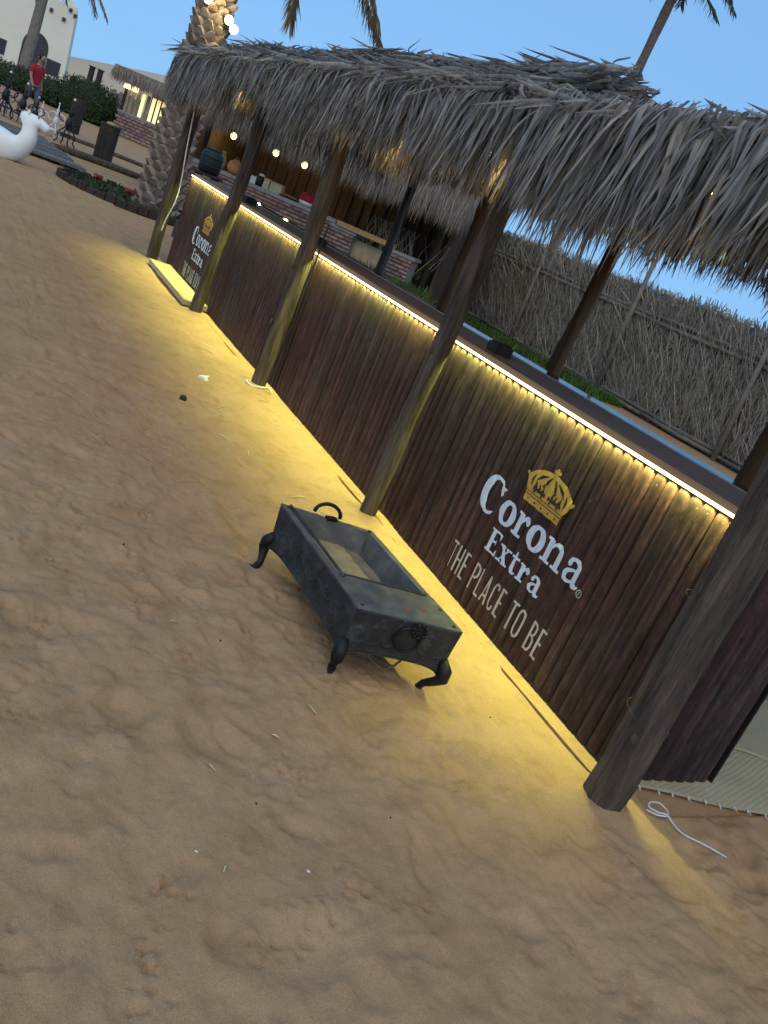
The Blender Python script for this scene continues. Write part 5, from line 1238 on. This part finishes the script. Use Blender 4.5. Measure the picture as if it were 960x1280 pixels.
for (x, y, m_, lb, sc) in ((23.9, -2.72, M['black'], 'black iron lantern with curled arms at the right end of the lantern row', 1.1), (24.9, -2.52, M['white'], 'white iron lantern left of the rightmost black one', .85), (25.2, -1.75, M['black'], 'black iron lantern in front of the person in red', 1.0), (25.6, -1.35, M['black'], 'black iron lantern beside the camel statue head', 1.1), (26.2, -.95, M['black'], 'black iron lantern left of the camel statue head', 1.1), (26.6, -.62, M['white'], 'white iron lantern near the left edge behind the camel', 1.15), (26.9, -.28, M['black'], 'black iron lantern farthest left behind the camel', 1.1), (26.0, -2.25, M['white'], 'small white iron lantern on the sand behind the others', .7), (27.2, -1.5, M['black'], 'small black iron lantern by the feet of the person in red', .7), (25.0, -2.05, M['black'], 'black iron lantern between the white pair and the camel head', .8), (25.9, -.30, M['black'], 'black iron lantern over the back of the camel statue', .9), (26.6, -1.9, M['white'], 'tiny white iron lantern at the back of the row', .5)):
    lantern((x, y, 0), m_, lb, sc)
# person in a red polo shirt
pp = Vector((29.6, -2.21, 0)); per = thing('person', 'person in red polo shirt and grey trousers walking behind the lanterns', 'person', tuple(pp))
fw = (RHV*.9-FHV*.3).normalized(); sd_ = Vector((-fw.y, fw.x, 0))
def bp_(f, s, z): return tuple(pp+fw*f+sd_*s+Vector((0, 0, z)))
PVs = [bp_(0, 0, .95), bp_(.01, 0, 1.15), bp_(.02, 0, 1.36), bp_(.03, 0, 1.48), bp_(.045, 0, 1.56), bp_(.06, 0, 1.64), bp_(.055, 0, 1.72),
      bp_(.01, .10, .90), bp_(.16, .10, .50), bp_(.06, .10, .09), bp_(.20, .11, .04), bp_(-.01, -.10, .90), bp_(-.10, -.10, .50), bp_(-.33, -.10, .15), bp_(-.27, -.11, .05),
      bp_(.02, .19, 1.40), bp_(-.06, .25, 1.13), bp_(.02, .26, .88), bp_(.05, .26, .80), bp_(.02, -.19, 1.40), bp_(.06, -.25, 1.13), bp_(.20, -.25, .92), bp_(.25, -.25, .86)]
PEs = [(0, 1), (1, 2), (2, 3), (3, 4), (4, 5), (5, 6), (0, 7), (7, 8), (8, 9), (9, 10), (0, 11), (11, 12), (12, 13), (13, 14), (2, 15), (15, 16), (16, 17), (17, 18), (2, 19), (19, 20), (20, 21), (21, 22)]
PRs = [(.13, .10), (.13, .10), (.14, .10), .06, .055, .09, .075, .085, .06, .042, .035, .085, .06, .042, .035, .055, .042, .033, .036, .055, .042, .033, .036]
skinned('body', PVs, PEs, PRs, M['skin'], per, 0)
sv = [0, 1, 2, 15, 16, 19, 20]; ix = {a: i for i, a in enumerate(sv)}
shirtV = [bp_(0, 0, .90)]+[PVs[a] for a in sv[1:]]; shirtV[ix[16]] = bp_(-.03, .235, 1.20); shirtV[ix[20]] = bp_(.05, -.235, 1.20); shirtV.append(bp_(.028, 0, 1.455))
skinned('shirt', shirtV, [(0, 1), (1, 2), (2, 3), (3, 4), (2, 5), (5, 6), (2, 7)], [(.165, .13), (.16, .125), (.165, .12), .078, .066, .078, .066, .072], M['red'], per, 1)
trV = [bp_(0, 0, .97), bp_(.01, .10, .88), bp_(.16, .10, .50), bp_(.07, .10, .13), bp_(-.01, -.10, .88), bp_(-.10, -.10, .50), bp_(-.32, -.10, .18)]
skinned('trousers', trV, [(0, 1), (1, 2), (2, 3), (0, 4), (4, 5), (5, 6)], [(.15, .115), .105, .08, .066, .105, .08, .066], M['trouser'], per, 0)
for (f, s, z) in ((.13, .10, .045), (-.25, -.10, .06)): MB().sphere(bp_(f, s, z), .07, 10, 6, (1.3, 1.3, .7)).build('shoe', M['dark'], per, True)
hd = MB().sphere(bp_(.045, 0, 1.70), .108, 14, 8, (1, .95, 1.0)); hd.v = [v for v in hd.v]; hd.build('hair', M['hair'], per, True)
fc = bp_(.115, 0, 1.665); MB().sphere(fc, .088, 12, 8, (.9, .85, 1.12)).build('face', M['skin'], per, True)
MB().sphere(bp_(.205, 0, 1.655), .018, 8, 5, (1, 1, 1.3)).build('nose', M['skin'], per, True)
for s in (-1, 1): MB().sphere(bp_(.19, s*.032, 1.685), .010, 6, 4).build('eye', M['dark'], per); MB().sphere(bp_(.04, s*.105, 1.665), .026, 8, 5, (.6, .6, 1.2)).build('ear', M['skin'], per, True)
MB().box(bp_(.196, 0, 1.615), (.012, .045, .010), Matrix((fw, sd_, Vector((0, 0, 1)))).transposed()).build('mouth', M['red'], per)
for f0, s0, z0 in ((.05, .26, .77), (.26, -.25, .83)):
    for k in range(5): a = bp_(f0+.014*(k-2), s0, z0); MB().tube([a, (a[0], a[1], z0-.05), (a[0]-.005, a[1], z0-.085+.01*abs(k-2))], [.010, .009, .006], 5).build('finger', M['skin'], per, True)
# last: clean the LED/bulb light visibility left at defaults
